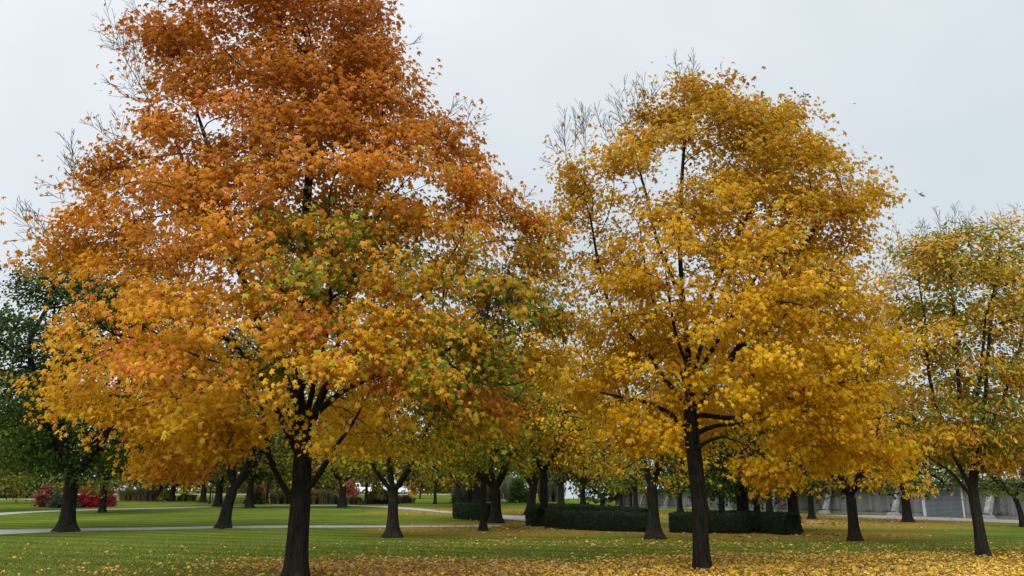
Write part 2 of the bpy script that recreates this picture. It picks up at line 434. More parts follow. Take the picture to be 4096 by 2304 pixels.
def tree_tubes(P, par, r_trunk, r_tip, flare, ntrunk, expo=2.25, flare_h=0.35, nlight=None, minR=None):
    """returns list of (is_trunk, V, F) per first-order branch"""
    n = len(P); ch = [[] for _ in range(n)]
    for i in range(n):
        if par[i] >= 0: ch[par[i]].append(i)
    tips = np.ones(n)
    if nlight is not None: tips[nlight:] = 0.05
    for i in range(n-1, -1, -1):
        if ch[i]: tips[i] = max(0.05, sum(tips[c] for c in ch[i]))
    R = np.maximum(r_tip, r_trunk*(tips/tips[0])**(1/expo))
    base = P[0]
    for i in range(ntrunk): R[i] = max(R[i], r_trunk*(1-0.25*i/max(1, ntrunk)))
    if minR is not None: R[:len(minR)] = np.maximum(R[:len(minR)], minR)
    hgt = P[:, 2]-base[2]
    R = R*np.where(np.arange(n) < ntrunk, 1+flare*1.5*np.exp(-np.maximum(hgt-0.1, 0)/flare_h), 1)
    groups = {}
    stack = [(0, None, -1)]
    while stack:
        st, frm, grp = stack.pop()
        chain = [] if frm is None else [frm]
        cur = st; side = []
        while True:
            chain.append(cur)
            if not ch[cur]: break
            c = sorted(ch[cur], key=lambda k: -tips[k])
            for o in c[1:]: side.append((o, cur))
            cur = c[0]
        for o, f in side: stack.append((o, f, (o if grp == -1 else grp)))
        groups.setdefault(grp, []).append(chain)
    out = []
    for g, chains in groups.items():
        VV, FF, b = [], [], 0
        for chain in chains:
            p = P[chain]; rr = R[chain].copy()
            if len(chain) < 2: continue
            if chain[0] != 0: rr[0] = min(rr[0], rr[1]*1.25)
            k = 20 if rr.max() > 0.12 else 8 if rr.max() > 0.05 else 5 if rr.max() > 0.018 else 3
            d = np.gradient(p, axis=0); d = unit(d)
            ref = np.array([1.0, 0.13, 0.07]) if abs(d[0][0]) < 0.8 else np.array([0.1, 1.0, 0.1])
            u = unit(np.cross(d, ref)); w = np.cross(d, u)
            ang = np.arange(k)*2*math.pi/k
            lump = 1.0
            if k == 20:
                hh_ = np.maximum(p[:, 2:3]-base[2]-0.05, 0)
                lump = 1+0.06*np.sin(3*ang[None]+p[:, 2:3]*1.3)+0.035*np.sin(7*ang[None]+p[:, 2:3]*0.9)+0.20*np.exp(-hh_/0.22)*np.sin(5*ang[None]+base[0])*(1 if chain[0] == 0 else 0)
            cs = (np.cos(ang)[None]*rr[:, None]*lump); sn = (np.sin(ang)[None]*rr[:, None]*lump)
            V = p[:, None]+cs[..., None]*u[:, None]+sn[..., None]*w[:, None]
            m = len(chain); i = np.arange(m-1)[:, None]*k; j = np.arange(k)[None]; j2 = (j+1) % k
            F = np.stack([i+j, i+j2, i+k+j2, i+k+j], -1).reshape(-1, 4)+b
            VV.append(V.reshape(-1, 3)); FF.append(F); b += m*k
        if VV: out.append((g == -1, np.concatenate(VV), np.concatenate(FF)))
    return out

def add_woody(root, tubes, mat, min_limb=40):
    """trunk and limbs; the small side shoots along the trunk go with the trunk"""
    base = np.array(root.location)
    tv, tf, b = [], [], 0; limbs = []
    for is_t, V, F in tubes:
        if is_t or len(V) < min_limb: tv.append(V); tf.append(F+b); b += len(V)
        else: limbs.append((V, F))
    link('trunk', mesh_np('trunk', np.concatenate(tv)-base, np.concatenate(tf), mats=[mat], smooth=True), root)
    for V, F in limbs: link('limb', mesh_np('limb', V-base, F, mats=[mat], smooth=True), root)

def jit_col(c, r, n, v=0.16, h=0.08):
    c = np.asarray(c)*np.ones((n, 3))
    return np.clip(c*(1+r.normal(size=(n, 1))*v)*(1+r.normal(size=(n, 3))*h), 0.003, 0.9)

# ------------------------------------------------------------------ the large maples
def project(p):
    p = np.atleast_2d(p) - np.array([0, 0, CAM_H])
    f = p[:, 1]*CP + p[:, 2]*SP; v = -p[:, 1]*SP + p[:, 2]*CP
    return np.stack([512+F_PX*p[:, 0]/f, 288-F_PX*v/f], 1)

def twig_fans(P, par, stems, Y0, r):
    """leafless shoots: each stem carries alternate side shoots that fork again and bend upwards"""
    P = list(P); par = list(par); k = 1024/2576; nb = len(P); base = np.array(P)
    def shoot(i0, d, L, lvl):
        n = max(2, int(L/0.13)); p = P[i0]; cur = i0; d = d/np.linalg.norm(d); bend = np.array([0, 0, 1.0])*0.035 + r.normal(size=3)*0.012
        for s in range(n):
            d = d+bend+r.normal(size=3)*0.035; d = d/np.linalg.norm(d); p = p+d*L/n
            P.append(p); par.append(cur); cur = len(P)-1
            t = (s+1)/n
            if lvl < 2 and t > 0.22 and r.uniform() < (0.85 if lvl == 0 else 0.5) and L*(1-t) > 0.05:
                for _ in range(2 if (lvl == 0 and r.uniform() < 0.5) else 1):
                    o = r.normal(size=3); o = o-d*np.dot(o, d); o = o/np.linalg.norm(o)
                    shoot(cur, d*0.80+o*0.55+np.array([0, 0, 0.12]), L*(0.42 if lvl == 0 else 0.38)*(1.05-0.6*t)*r.uniform(0.6, 1.2)+0.06, lvl+1)
    for (x0, y0, x1, y1) in stems:
        dy = r.uniform(-0.9, 0.9); a = on_plane(x0*k, y0*k, Y0+dy); b = on_plane(x1*k, y1*k, Y0+dy*1.1)
        i0 = int(np.argmin(np.linalg.norm(base-a, axis=1)))
        v = b-P[i0]; v = v-np.array([0, 0, 0.10])*np.linalg.norm(v)
        shoot(i0, v, np.linalg.norm(b-P[i0])*0.9, 0)
    return np.array(P), np.array(par)

def hero_tree(name, T, outline, limbs, colour, nspray, natt, leaves_per, leaf, tpl, r_trunk, flare, seed,
              stems=(), bare=(), zbot=None, depth=0.9, sc=0.94, spread=0.17, hollow=0.42, label=None, leaf_objs=300, dens=None, step=0.2, bark=None, group=None, extra=()):
    r = np.random.default_rng(seed); X0, Y0 = T; g = gzf(X0, Y0)
    root = empty(name, (X0, Y0, g)); tag(root, label, 'tree', group)
    k = 1024/2576
    rows = np.array([(on_plane(512, y*k, Y0)[2], X0-on_plane(l*k, y*k, Y0)[0], on_plane(rr*k, y*k, Y0)[0]-X0) for y, l, rr in outline])
    rows = rows[np.argsort(rows[:, 0])]
    zs = rows[:, 0]; oy = [o[0] for o in outline]; ol = [o[1] for o in outline]; orr = [o[2] for o in outline]
    fl = lambda z: np.interp(z, zs, rows[:, 1])*sc
    fr = lambda z: np.interp(z, zs, rows[:, 2])*sc
    # sprays: flat, drooping groups of leaves
    C = []
    while len(C) < nspray:
        z = r.uniform(zs[0], zs[-1]); a, b = fl(z), fr(z); d = depth*(max(a, 0)+max(b, 0))/2
        x = r.uniform(-a, b); y = r.uniform(-d, d)
        cx = (b-a)/2; hw = max((a+b)/2, 0.05)
        q = math.hypot((x-cx)/hw, y/max(d, .05))
        if q > 1.0: continue
        if q < hollow and z < zs[-1]-1.0 and r.uniform() > 0.30: continue
        if r.uniform() > (a+b)/(rows[:, 1]+rows[:, 2]).max()*1.45: continue
        if zbot is not None and z < zbot(q, x, y): continue
        p = np.array([X0+x, Y0+y, z])
        pp = project(p)[0]/k
        if not (np.interp(pp[1], oy, ol)+22 < pp[0] < np.interp(pp[1], oy, orr)-22) and q > 0.3: continue
        if dens is not None and r.uniform() > dens(pp, p): continue
        C.append((*p, q, pp[0], pp[1]))
    for e in extra:                                    # sprays seen standing clear of the crown: (x, y in 2576 px, depth offset, repeats)
        for _ in range(e[3]):
            p = on_plane(e[0]*k, e[1]*k, Y0+e[2]) + r.normal(size=3)*(0.18, 0.15, 0.10)
            C.append((*p, 0.9, e[0], e[1]))
    C = np.array(C); S_ = C[:, :3]
    cl, src = [], []
    per = max(1, natt//len(C))
    for i, c in enumerate(C):
        rad = r.uniform(0.5, 1.0); out = c[:2]-np.array([X0, Y0]); rr = np.linalg.norm(out); out = out/max(rr, .01)
        lim = min(rad, 0.35+0.55*max(0.2, 1.15-c[3]))
        m = int(per*r.uniform(0.6, 1.4))+1
        o = r.normal(size=(m, 3))*np.array([lim*0.55, lim*0.55, 0.13])
        o[:, 2] -= 0.30*(o[:, :2]@out)*S((rr-1.0)/3)
        cl.append(c[:3]+o); src += [i]*m
    cl = np.concatenate(cl); src = np.array(src)
    cl[:, 2] = np.maximum(cl[:, 2], g+1.75)
    # woody skeleton
    polys = []
    for j, (dy, pts) in enumerate(limbs):
        P3 = []
        for q, (px, py) in enumerate(pts):
            t = q/max(1, len(pts)-1); P3.append(on_plane(px, py, Y0+dy*t))
        if j == 0: P3[0] = np.array([X0, Y0, g-0.12])
        polys.append((j == 0, P3))
    N, par = skeleton(polys, step); ntr = 0
    NT, _ = skeleton(polys[:1], step); ntr = len(NT)
    sel = r.choice(len(cl), min(len(cl), int(len(cl)*0.42)), replace=False)
    att = cl[sel]
    ba = []
    for (px, py, sx, sy, cnt, ddy) in bare:
        q = np.stack([px*k+r.normal(size=cnt)*sx*k, py*k+r.normal(size=cnt)*sy*k, Y0+ddy+r.normal(size=cnt)*0.9], 1)
        ba += [on_plane(*v) for v in q]
    if ba: att = np.concatenate([att, np.array(ba)])
    P, par = grow(N, par, att, step, step*0.95, r=r)
    nl0 = len(P); P, par = twig_fans(P, par, stems, Y0, r)
    minR = np.zeros(len(N)); cnt = 0
    for j, pl in enumerate(polys):
        c0 = cnt; cnt = len(skeleton(polys[:j+1], step)[0])
        if j: minR[c0:cnt] = r_trunk*0.36*(1-0.85*np.linspace(0, 1, cnt-c0))
    add_woody(root, tree_tubes(P, par, r_trunk, 0.0048, flare, ntr, 2.02, nlight=nl0, minR=minR), bark or M_BARK)
    # leaves
    n = leaves_per; pos = np.repeat(cl, n, 0); si = np.repeat(src, n)
    pos = pos + r.normal(size=pos.shape)*np.array([spread, spread, spread*0.55])
    outw = pos-np.array([X0, Y0, (zs[0]+zs[-1])*0.45]); outw = unit(outw*np.array([1, 1, 0.5]))
    if len(stems):
        ex = np.concatenate([np.array([on_plane((x0+(x1-x0)*t)*k, (y0+(y1-y0)*t)*k, Y0) for t in r.uniform(0, 0.75, size=7)]) for x0, y0, x1, y1 in stems]); ex = ex+r.normal(size=ex.shape)*np.array([0.16, 0.4, 0.16])
        es = np.array([int(np.argmin(np.linalg.norm(S_-e, axis=1))) for e in ex]); pos = np.concatenate([pos, ex]); si = np.concatenate([si, es])
        oe = unit((ex-np.array([X0, Y0, (zs[0]+zs[-1])*0.45]))*np.array([1, 1, 0.5])); outw = np.concatenate([outw, oe])
    fr_ = leaf_frames(pos, outw, r, jit=0.46)
    size = leaf*r.uniform(0.55, 1.25, size=len(pos))
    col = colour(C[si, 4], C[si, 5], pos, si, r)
    base = np.array([X0, Y0, g])
    # the leaves that show largest: a part each
    camd = np.linalg.norm(pos-np.array([0, 0, CAM_H]), axis=1); face = np.abs(np.sum(fr_[2]*unit(pos-np.array([0, 0, CAM_H])), 1))
    show = size*np.sqrt(0.25+face)/camd
    pj = project(pos); vis = (pj[:, 0] > 0) & (pj[:, 0] < 1024) & (pj[:, 1] > 0) & (pj[:, 1] < 576)
    q = np.linalg.norm((pos-base)[:, :2], axis=1)/4.5
    front = (pos[:, 1] < Y0-1.0)
    sc_ = show*vis*(0.5+front)*(0.6+0.4*np.clip(q, 0, 1))
    top = np.argsort(-sc_)[:leaf_objs]; keep = np.ones(len(pos), bool); keep[top] = False
    rear = pos[:, 1] > Y0+0.7; parts_ = []
    for sel_, tp in ((keep & ~rear, tpl), (keep & rear, KITE)):      # the far side of the crown gets the plainer leaf
        parts_.append(leaves_arrays(tp, (pos-base)[sel_], tuple(f[sel_] for f in fr_), size[sel_]*(1.0 if tp is tpl else 0.95), col[sel_], r))
    nv = len(parts_[0][0])
    crown = link('crown', mesh_np('crown', np.concatenate([parts_[0][0], parts_[1][0]]), np.concatenate([parts_[0][1], parts_[1][1]+nv]), np.concatenate([parts_[0][2], parts_[1][2]]), [M_LEAF]), root)
    tag(crown, kind='stuff')
    if leaf_objs:
        order = top[np.argsort(col[top, 1]/col[top, 0])]; shared = []
        for ch in np.array_split(order, 24):
            c = col[ch[len(ch)//2]][None]
            me = leaves_mesh('leaf', tpl, np.zeros((1, 3)), (np.array([[1., 0, 0]]), np.array([[0, 1., 0]]), np.array([[0, 0, 1.]])), [1.0], c, M_LEAF, r)
            for i in ch:
                o = link('leaf', me, crown)
                Mx = Matrix([[fr_[0][i][a]*size[i], fr_[1][i][a]*size[i], fr_[2][i][a]*size[i], (pos-base)[i][a]] for a in range(3)]+[[0, 0, 0, 1]])
                o.matrix_local = Mx
    return root, crown, C

RUST, ORANGE, GOLD = np.array((0.41, 0.132, 0.012)), np.array((0.61, 0.245, 0.015)), np.array((0.76, 0.41, 0.020))
YGREEN, GREEN, RED = np.array((0.40, 0.36, 0.024)), np.array((0.10, 0.165, 0.018)), np.array((0.72, 0.22, 0.05))
YELLOW, YELLOW_DIM, DGREEN, OLIVE = np.array((0.76, 0.45, 0.011)), np.array((0.44, 0.23, 0.009)), np.array((0.030, 0.062, 0.016)), np.array((0.15, 0.145, 0.024))

GREEN1 = [(740, 590, 95), (800, 745, 90), (1230, 880, 120), (690, 950, 50), (1040, 640, 70), (1330, 800, 80), (1100, 1030, 120), (860, 820, 70), (1290, 640, 70), (640, 920, 50), (900, 560, 60), (1190, 760, 80), (960, 470, 50)]
def colour1(px, py, pos, si, r):
    n = len(px); t = np.clip(py/1150, 0, 1)[:, None]
    h = r.uniform(size=(si.max()+1,))[si]
    c = np.where(t < 0.42, RUST*(1-t/0.42)+ORANGE*(t/0.42), ORANGE*(1-(t-0.42)/0.45)+GOLD*((t-0.42)/0.45))
    c = c*(0.82+0.34*h[:, None])
    right = S((px-560)/450)*S((py-380)/300)
    m = (r.uniform(size=n) < 0.34*right*(h < 0.8))[:, None]
    c = np.where(m, YGREEN*1.25, c)
    for gx, gy, gr in GREEN1:
        d = np.hypot(px-gx, py-gy)/gr
        pr = np.clip(1.2-d, 0, 0.66)
        u = r.uniform(size=n)
        c = np.where((u < pr)[:, None], np.where((r.uniform(size=n) < 0.55)[:, None], GREEN, YGREEN), c)
    for gx, gy, gr in ((790, 800, 60), (440, 1180, 60), (370, 900, 70), (600, 280, 90), (1000, 960, 80), (1230, 1000, 60), (450, 640, 60)):
        pr = np.clip(0.9-np.hypot(px-gx, py-gy)/gr, 0, 0.5)
        c = np.where((r.uniform(size=n) < pr)[:, None], RED, c)
    c = np.where((r.uniform(size=n) < 0.03)[:, None], RED, c)
    return np.clip(jit_col(c, r, n, 0.11, 0.05), 0.004, 0.8)
OUT1 = [(-70, 600, 820), (-45, 490, 910), (-20, 410, 970), (0, 370, 1000), (40, 310, 1030), (80, 285, 1060), (120, 285, 1075), (200, 300, 1085), (270, 320, 1140), (320, 370, 1225), (400, 360, 1235), (460, 330, 1260), (500, 290, 1320), (560, 215, 1390), (620, 140, 1400), (700, 115, 1385), (800, 100, 1395), (900, 95, 1420), (985, 85, 1390), (1030, 140, 1320), (1080, 270, 1290), (1120, 330, 1180), (1165, 380, 1000)]
LIMB1 = [(0, [(294, 579), (297.5, 540), (301, 500), (303.5, 455)]),
         (-0.9, [(300, 508), (290, 496), (278, 477), (269, 455), (264, 425), (259, 398), (243, 372)]),
         (-1.3, [(302, 492), (312, 484), (323, 468), (337, 445), (353, 423), (370, 391)]),
         (-0.6, [(303, 458), (297, 432), (285, 406), (275, 391), (250, 366), (232, 335)]),
         (0.4, [(303.5, 455), (303, 430), (300, 400), (297, 360), (301, 300), (306, 220), (310, 140), (308, 50)]),
         (1.2, [(302, 465), (291, 440), (277, 410), (260, 373), (238, 350), (205, 318)]),
         (0.7, [(303, 440), (314, 415), (331, 370), (346, 310), (362, 240), (372, 165)]),
         (0.6, [(300, 405), (284, 375), (262, 330), (240, 270), (224, 200), (198, 115)]),
         (-1.5, [(314, 415), (345, 390), (385, 372), (440, 352)]),
         (1.5, [(331, 370), (380, 330), (430, 290), (460, 240)]),
         (2.2, [(303, 430), (315, 380), (330, 310), (325, 230)]),
         (-2.4, [(303, 430), (300, 395), (318, 352), (330, 300)])]
STEM1 = [(421, 304, 208, 30), (400, 240, 240, 95), (338, 386, 226, 282), (350, 360, 250, 330), (243, 490, 90, 350), (230, 480, 120, 400), (250, 470, 165, 345), (270, 470, 215, 380), (217, 490, 65, 455), (104, 620, 39, 503), (110, 610, 80, 520), (104, 620, 4, 555), (130, 640, 20, 610), (120, 660, 10, 650), (360, 243, 252, 195), (370, 270, 260, 230), (360, 60, 308, 0), (400, 40, 350, -20), (330, 120, 250, 110), (970, 60, 990, 5), (1000, 80, 1070, 85), (950, 40, 960, -20), (1140, 310, 1165, 240), (1175, 320, 1185, 250), (1195, 330, 1228, 270), (1300, 530, 1312, 482), (1330, 530, 1345, 490), (290, 420, 225, 400), (300, 330, 270, 270), (200, 520, 110, 480), (160, 560, 60, 520), (330, 400, 280, 350), (300, 450, 240, 350), (250, 520, 180, 440), (340, 200, 290, 150), (330, 90, 270, 40)]
def zbot1(q, x, y): return 2.55+0.75*(1-q) + (0.0 if q > 0.45 else 0.6)
def dens1(pp, p):
    x, y = pp; f = p[1] < T1[1]+0.3
    if f and 650 < x < 880 and y > 1085: return 0.0
    if f and 640 < x < 880 and y > 960: return 0.45
    if x < 700 and 100 < y < 430: return 0.75
    return 1.0
tree1, crown1, C1 = hero_tree('maple_tree', T1, OUT1, LIMB1, colour1, 540, 7100, 14, 0.118, MAPLE, 0.198, 0.36, 5, stems=STEM1, zbot=zbot1, dens=dens1,
    label='tall orange maple with rust-coloured top, green patches and low forked side limbs', group='large maples on the leafy lawn',
    extra=[(210, 480, 0, 1), (240, 440, 0.3, 1), (190, 550, 0, 2), (160, 600, 0, 1), (270, 410, 0, 2), (290, 370, 0, 1), (230, 520, -0.4, 2), (150, 650, 0, 2), (420, 1190, 0, 2), (460, 1170, 0, 2), (400, 1140, -0.5, 2), (110, 985, 0, 1), (190, 1010, 0, 2), (1180, 1085, -1, 2), (1250, 1010, -1.2, 2), (1190, 470, 0, 3), (1140, 370, 0, 2), (860, 690, -2.6, 3), (780, 840, -3.2, 3), (930, 850, -3.2, 3), (890, 590, -2.4, 3), (760, 700, -2.6, 3), (960, 770, -3, 3), (1010, 880, -3, 2), (840, 930, -3.4, 3), (1040, 560, -2, 2), (700, 600, -2, 2), (1320, 560, 0, 3), (1360, 640, 0, 3), (1340, 730, -0.6, 3), (1370, 820, -0.4, 3), (1380, 900, -0.5, 3), (1330, 950, -1, 2), (1150, 640, -2, 3), (1250, 720, -1.5, 3), (1100, 830, -2.5, 3), (1200, 920, -2, 3), (1050, 960, -3, 3), (1000, 720, -3, 3), (1170, 480, -1.2, 3), (860, 1100, -2.0, 1), (590, 1100, -1.2, 2), (620, 1090, -1, 2), (540, 1120, -1, 2)])
# clumps of dead brown leaves caught in the twigs
rr = np.random.default_rng(8)
for cx, cy, n in ((487, 314, 34), (507, 296, 20)):
    p = on_plane(cx, cy, T1[1]-2.2); pos = p + rr.normal(size=(n, 3))*(0.10, 0.09, 0.17)
    fr_ = leaf_frames(pos, unit(rr.normal(size=(n, 3))), rr, 0.1, 0.4, 0.8, 1.2)
    base = np.array(tree1.location)
    o = link('dead_leaf_clump', leaves_mesh('dead_leaf_clump', MAPLE, pos-base, fr_, 0.16*rr.uniform(0.7, 1.1, size=n), jit_col((0.075, 0.05, 0.04), rr, n, 0.4), M_LEAF, rr, (1, 4)), tree1)
    o['label'] = 'hanging clump of dead dark brown leaves'; o['kind'] = 'stuff'

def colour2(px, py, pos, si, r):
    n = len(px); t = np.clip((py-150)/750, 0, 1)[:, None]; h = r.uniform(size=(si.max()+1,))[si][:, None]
    c = YELLOW_DIM*(1-t)+YELLOW*t  # darker towards the top: the underlit look of the upper crown, put into leaf colour
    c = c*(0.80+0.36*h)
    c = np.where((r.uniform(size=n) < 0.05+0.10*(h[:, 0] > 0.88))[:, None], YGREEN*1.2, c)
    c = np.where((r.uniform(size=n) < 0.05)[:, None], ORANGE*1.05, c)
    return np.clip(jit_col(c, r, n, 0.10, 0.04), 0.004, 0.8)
OUT2 = [(195, 1750, 1785), (220, 1700, 1815), (260, 1635, 1860), (285, 1625, 2040), (330, 1600, 2070), (370, 1480, 2090), (400, 1395, 2110), (450, 1370, 2200), (500, 1362, 2212), (560, 1362, 2195), (620, 1380, 2172), (700, 1355, 2195), (760, 1370, 2250), (820, 1390, 2270), (870, 1405, 2290), (950, 1390, 2260), (1010, 1420, 2230), (1060, 1490, 2230), (1100, 1520, 2230), (1150, 1640, 2220), (1190, 1800, 2180)]
LIMB2 = [(0, [(702, 569), (700, 535), (698.5, 500), (695, 460), (692, 436), (690.7, 404)]),
         (0.3, [(690.7, 404), (688, 375), (687, 346), (683, 300), (680, 240), (683, 160), (690, 100)]),
         (-0.4, [(691, 410), (704, 397), (719, 375), (738, 348), (762, 308), (792, 268), (815, 225)]),
         (0.5, [(691, 406), (680, 396), (667, 382), (645, 350), (615, 318), (600, 270), (590, 215)]),
         (-0.8, [(692, 440), (682, 426), (669, 413), (645, 402), (624, 398), (594, 390), (568, 376)]),
         (-0.7, [(692, 438), (699, 432), (717, 425.6), (742, 424), (775, 416)]),
         (-1.2, [(694, 452), (700, 446), (711, 440), (724, 437), (741, 443)]),
         (-1.0, [(691, 420), (700, 415), (735, 418), (775, 410), (801, 390), (828, 384), (870, 378)]),
         (1.2, [(687, 346), (705, 310), (730, 250), (760, 190), (770, 140)]),
         (0.8, [(683, 300), (660, 250), (645, 190), (625, 120)]),
         (2.0, [(690, 395), (700, 350), (720, 300), (745, 240)]),
         (2.0, [(690, 395), (672, 350), (650, 290), (640, 230)]),
         (-2.3, [(691, 402), (690, 375), (676, 335), (668, 290)]),
         (-2.3, [(691, 402), (700, 372), (724, 330), (748, 290)]),
         (1.8, [(738, 348), (780, 320), (830, 280), (860, 215)])]
STEM2 = [(1460, 395, 1399, 256), (1473, 369, 1436, 256), (1486, 386, 1468, 243), (1499, 369, 1494, 243), (1564, 386, 1494, 286), (1599, 360, 1520, 243), (1599, 343, 1564, 187), (1607, 334, 1599, 195), (1620, 300, 1620, 182), (1590, 330, 1540, 210), (1580, 360, 1545, 270), (1610, 320, 1580, 240), (1625, 256, 1655, 178), (1640, 250, 1640, 195), (1694, 213, 1692, 128), (1711, 213, 1750, 135), (1700, 220, 1712, 165), (1690, 225, 1672, 175), (1794, 208, 1809, 160), (1820, 230, 1833, 204), (1881, 291, 1907, 238), (1928, 308, 1933, 243), (1937, 308, 1980, 246), (2002, 291, 2022, 245), (2028, 290, 2030, 255), (1408, 386, 1373, 352), (1390, 430, 1347, 404), (1480, 800, 1330, 700), (1470, 760, 1350, 650), (1450, 800, 1320, 760), (1460, 830, 1340, 800), (1440, 380, 1390, 300), (1520, 350, 1480, 270)]
def zbot2(q, x, y): return 2.75+0.9*(1-q)
def dens2(pp, p):
    x, y = pp; f = p[1] < T2[1]+0.3
    d = 1.0
    if f and 1630 < x < 1880 and y > 1010: return 0.0
    if f and 1630 < x < 1900 and y > 880: d = 0.35
    if y < 380 and x < 1590: d = 0.35
    if 1570 < x < 1760 and 340 < y < 660: d = 0.5       # thin middle where the leaders show
    if x < 1520 and 650 < y < 800: d = 0.7
    return d
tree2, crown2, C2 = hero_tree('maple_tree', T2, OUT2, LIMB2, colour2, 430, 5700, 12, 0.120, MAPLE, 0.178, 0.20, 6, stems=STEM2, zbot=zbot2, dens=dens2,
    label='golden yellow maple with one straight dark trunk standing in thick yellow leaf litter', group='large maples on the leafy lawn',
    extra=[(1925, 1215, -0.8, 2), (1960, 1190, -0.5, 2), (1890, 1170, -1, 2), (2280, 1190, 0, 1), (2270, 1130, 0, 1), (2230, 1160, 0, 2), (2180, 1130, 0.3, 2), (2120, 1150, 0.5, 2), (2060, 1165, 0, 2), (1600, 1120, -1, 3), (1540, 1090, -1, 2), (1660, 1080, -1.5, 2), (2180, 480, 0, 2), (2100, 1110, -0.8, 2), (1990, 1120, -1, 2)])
for px, py in ((1910, 235), (1982, 244), (2022, 243)):        # the few green leaves left on three top shoots
    k = 1024/2576; n = 9; p = on_plane(px*k, py*k, T2[1]); pos = p+rr.normal(size=(n, 3))*(0.10, 0.08, 0.13); base = np.array(tree2.location)
    o = link('leaf_tuft', leaves_mesh('leaf_tuft', MAPLE, pos-base, leaf_frames(pos, unit(rr.normal(size=(n, 3))), rr), 0.12*rr.uniform(0.7, 1.1, size=n), jit_col(GREEN*0.7, rr, n), M_LEAF, rr), tree2)
    o['kind'] = 'stuff'; o['label'] = 'few green leaves left on a bare top shoot'

def colour3(px, py, pos, si, r):
    n = len(px); h = r.uniform(size=(si.max()+1,))[si][:, None]
    c = np.where(h < 0.42, np.array((0.58, 0.355, 0.02))+0*h, np.where(h < 0.76, YGREEN*0.85+0*h, GREEN*1.1+0*h))
    c = np.where((r.uniform(size=n) < 0.25)[:, None], np.array((0.60, 0.36, 0.02)), c)
    c = np.where((r.uniform(size=n) < 0.08)[:, None], np.array((0.5, 0.23, 0.05)), c)
    return np.clip(jit_col(c, r, n, 0.16, 0.06), 0.004, 0.8)
OUT3 = [(585, 2340, 2600), (620, 2280, 2650), (680, 2215, 2720), (760, 2180, 2750), (850, 2180, 2750), (950, 2200, 2730), (1040, 2260, 2700), (1100, 2290, 2660), (1150, 2340, 2620), (1190, 2430, 2560)]
LIMB3 = [(0, [(983, 556), (978, 522), (973, 492), (974, 470)]),
         (-0.4, [(973, 498), (967, 491), (952, 473), (934, 461), (905, 440)]),
         (0.3, [(974, 470), (980, 440), (985, 400), (990, 330), (1000, 250)]),
         (-0.3, [(973, 492), (965, 477), (955, 457), (945, 430), (930, 380), (925, 320)]),
         (0.6, [(974, 476), (983, 466), (994, 461), (1022, 450), (1060, 430)]),
         (0.9, [(974, 472), (968, 440), (960, 400), (955, 330), (950, 260)]),
         (1.2, [(974, 470), (990, 430), (1010, 380), (1030, 310)]),
         (-1.6, [(974, 470), (970, 435), (980, 380), (985, 320)])]
STEM3 = [(2240+i*22+((i*37) % 17), 690-(i*53) % 60-min(i, 6)*8, 2225+i*24+((i*29) % 23), 590-((i*31) % 55)-min(i, 6)*6) for i in range(17)] + [(2300, 760, 2205, 690), (2290, 720, 2215, 650), (2280, 800, 2190, 740)]
tree3, crown3, C3 = hero_tree('lawn_tree', T3, OUT3, LIMB3, colour3, 250, 2600, 10, 0.150, OVAL, 0.135, 0.45, 7, stems=STEM3, zbot=lambda q, x, y: 2.3+0.8*(1-q), spread=0.2, sc=0.97,
    label='thin-leaved yellow tree with bare twiggy top and steep forked limbs by the windrow of leaves', leaf_objs=120, bark=M_BARK2,
    extra=[(2420, 1110, -1, 2), (2350, 1120, -0.5, 2), (2480, 1100, -1, 2)])

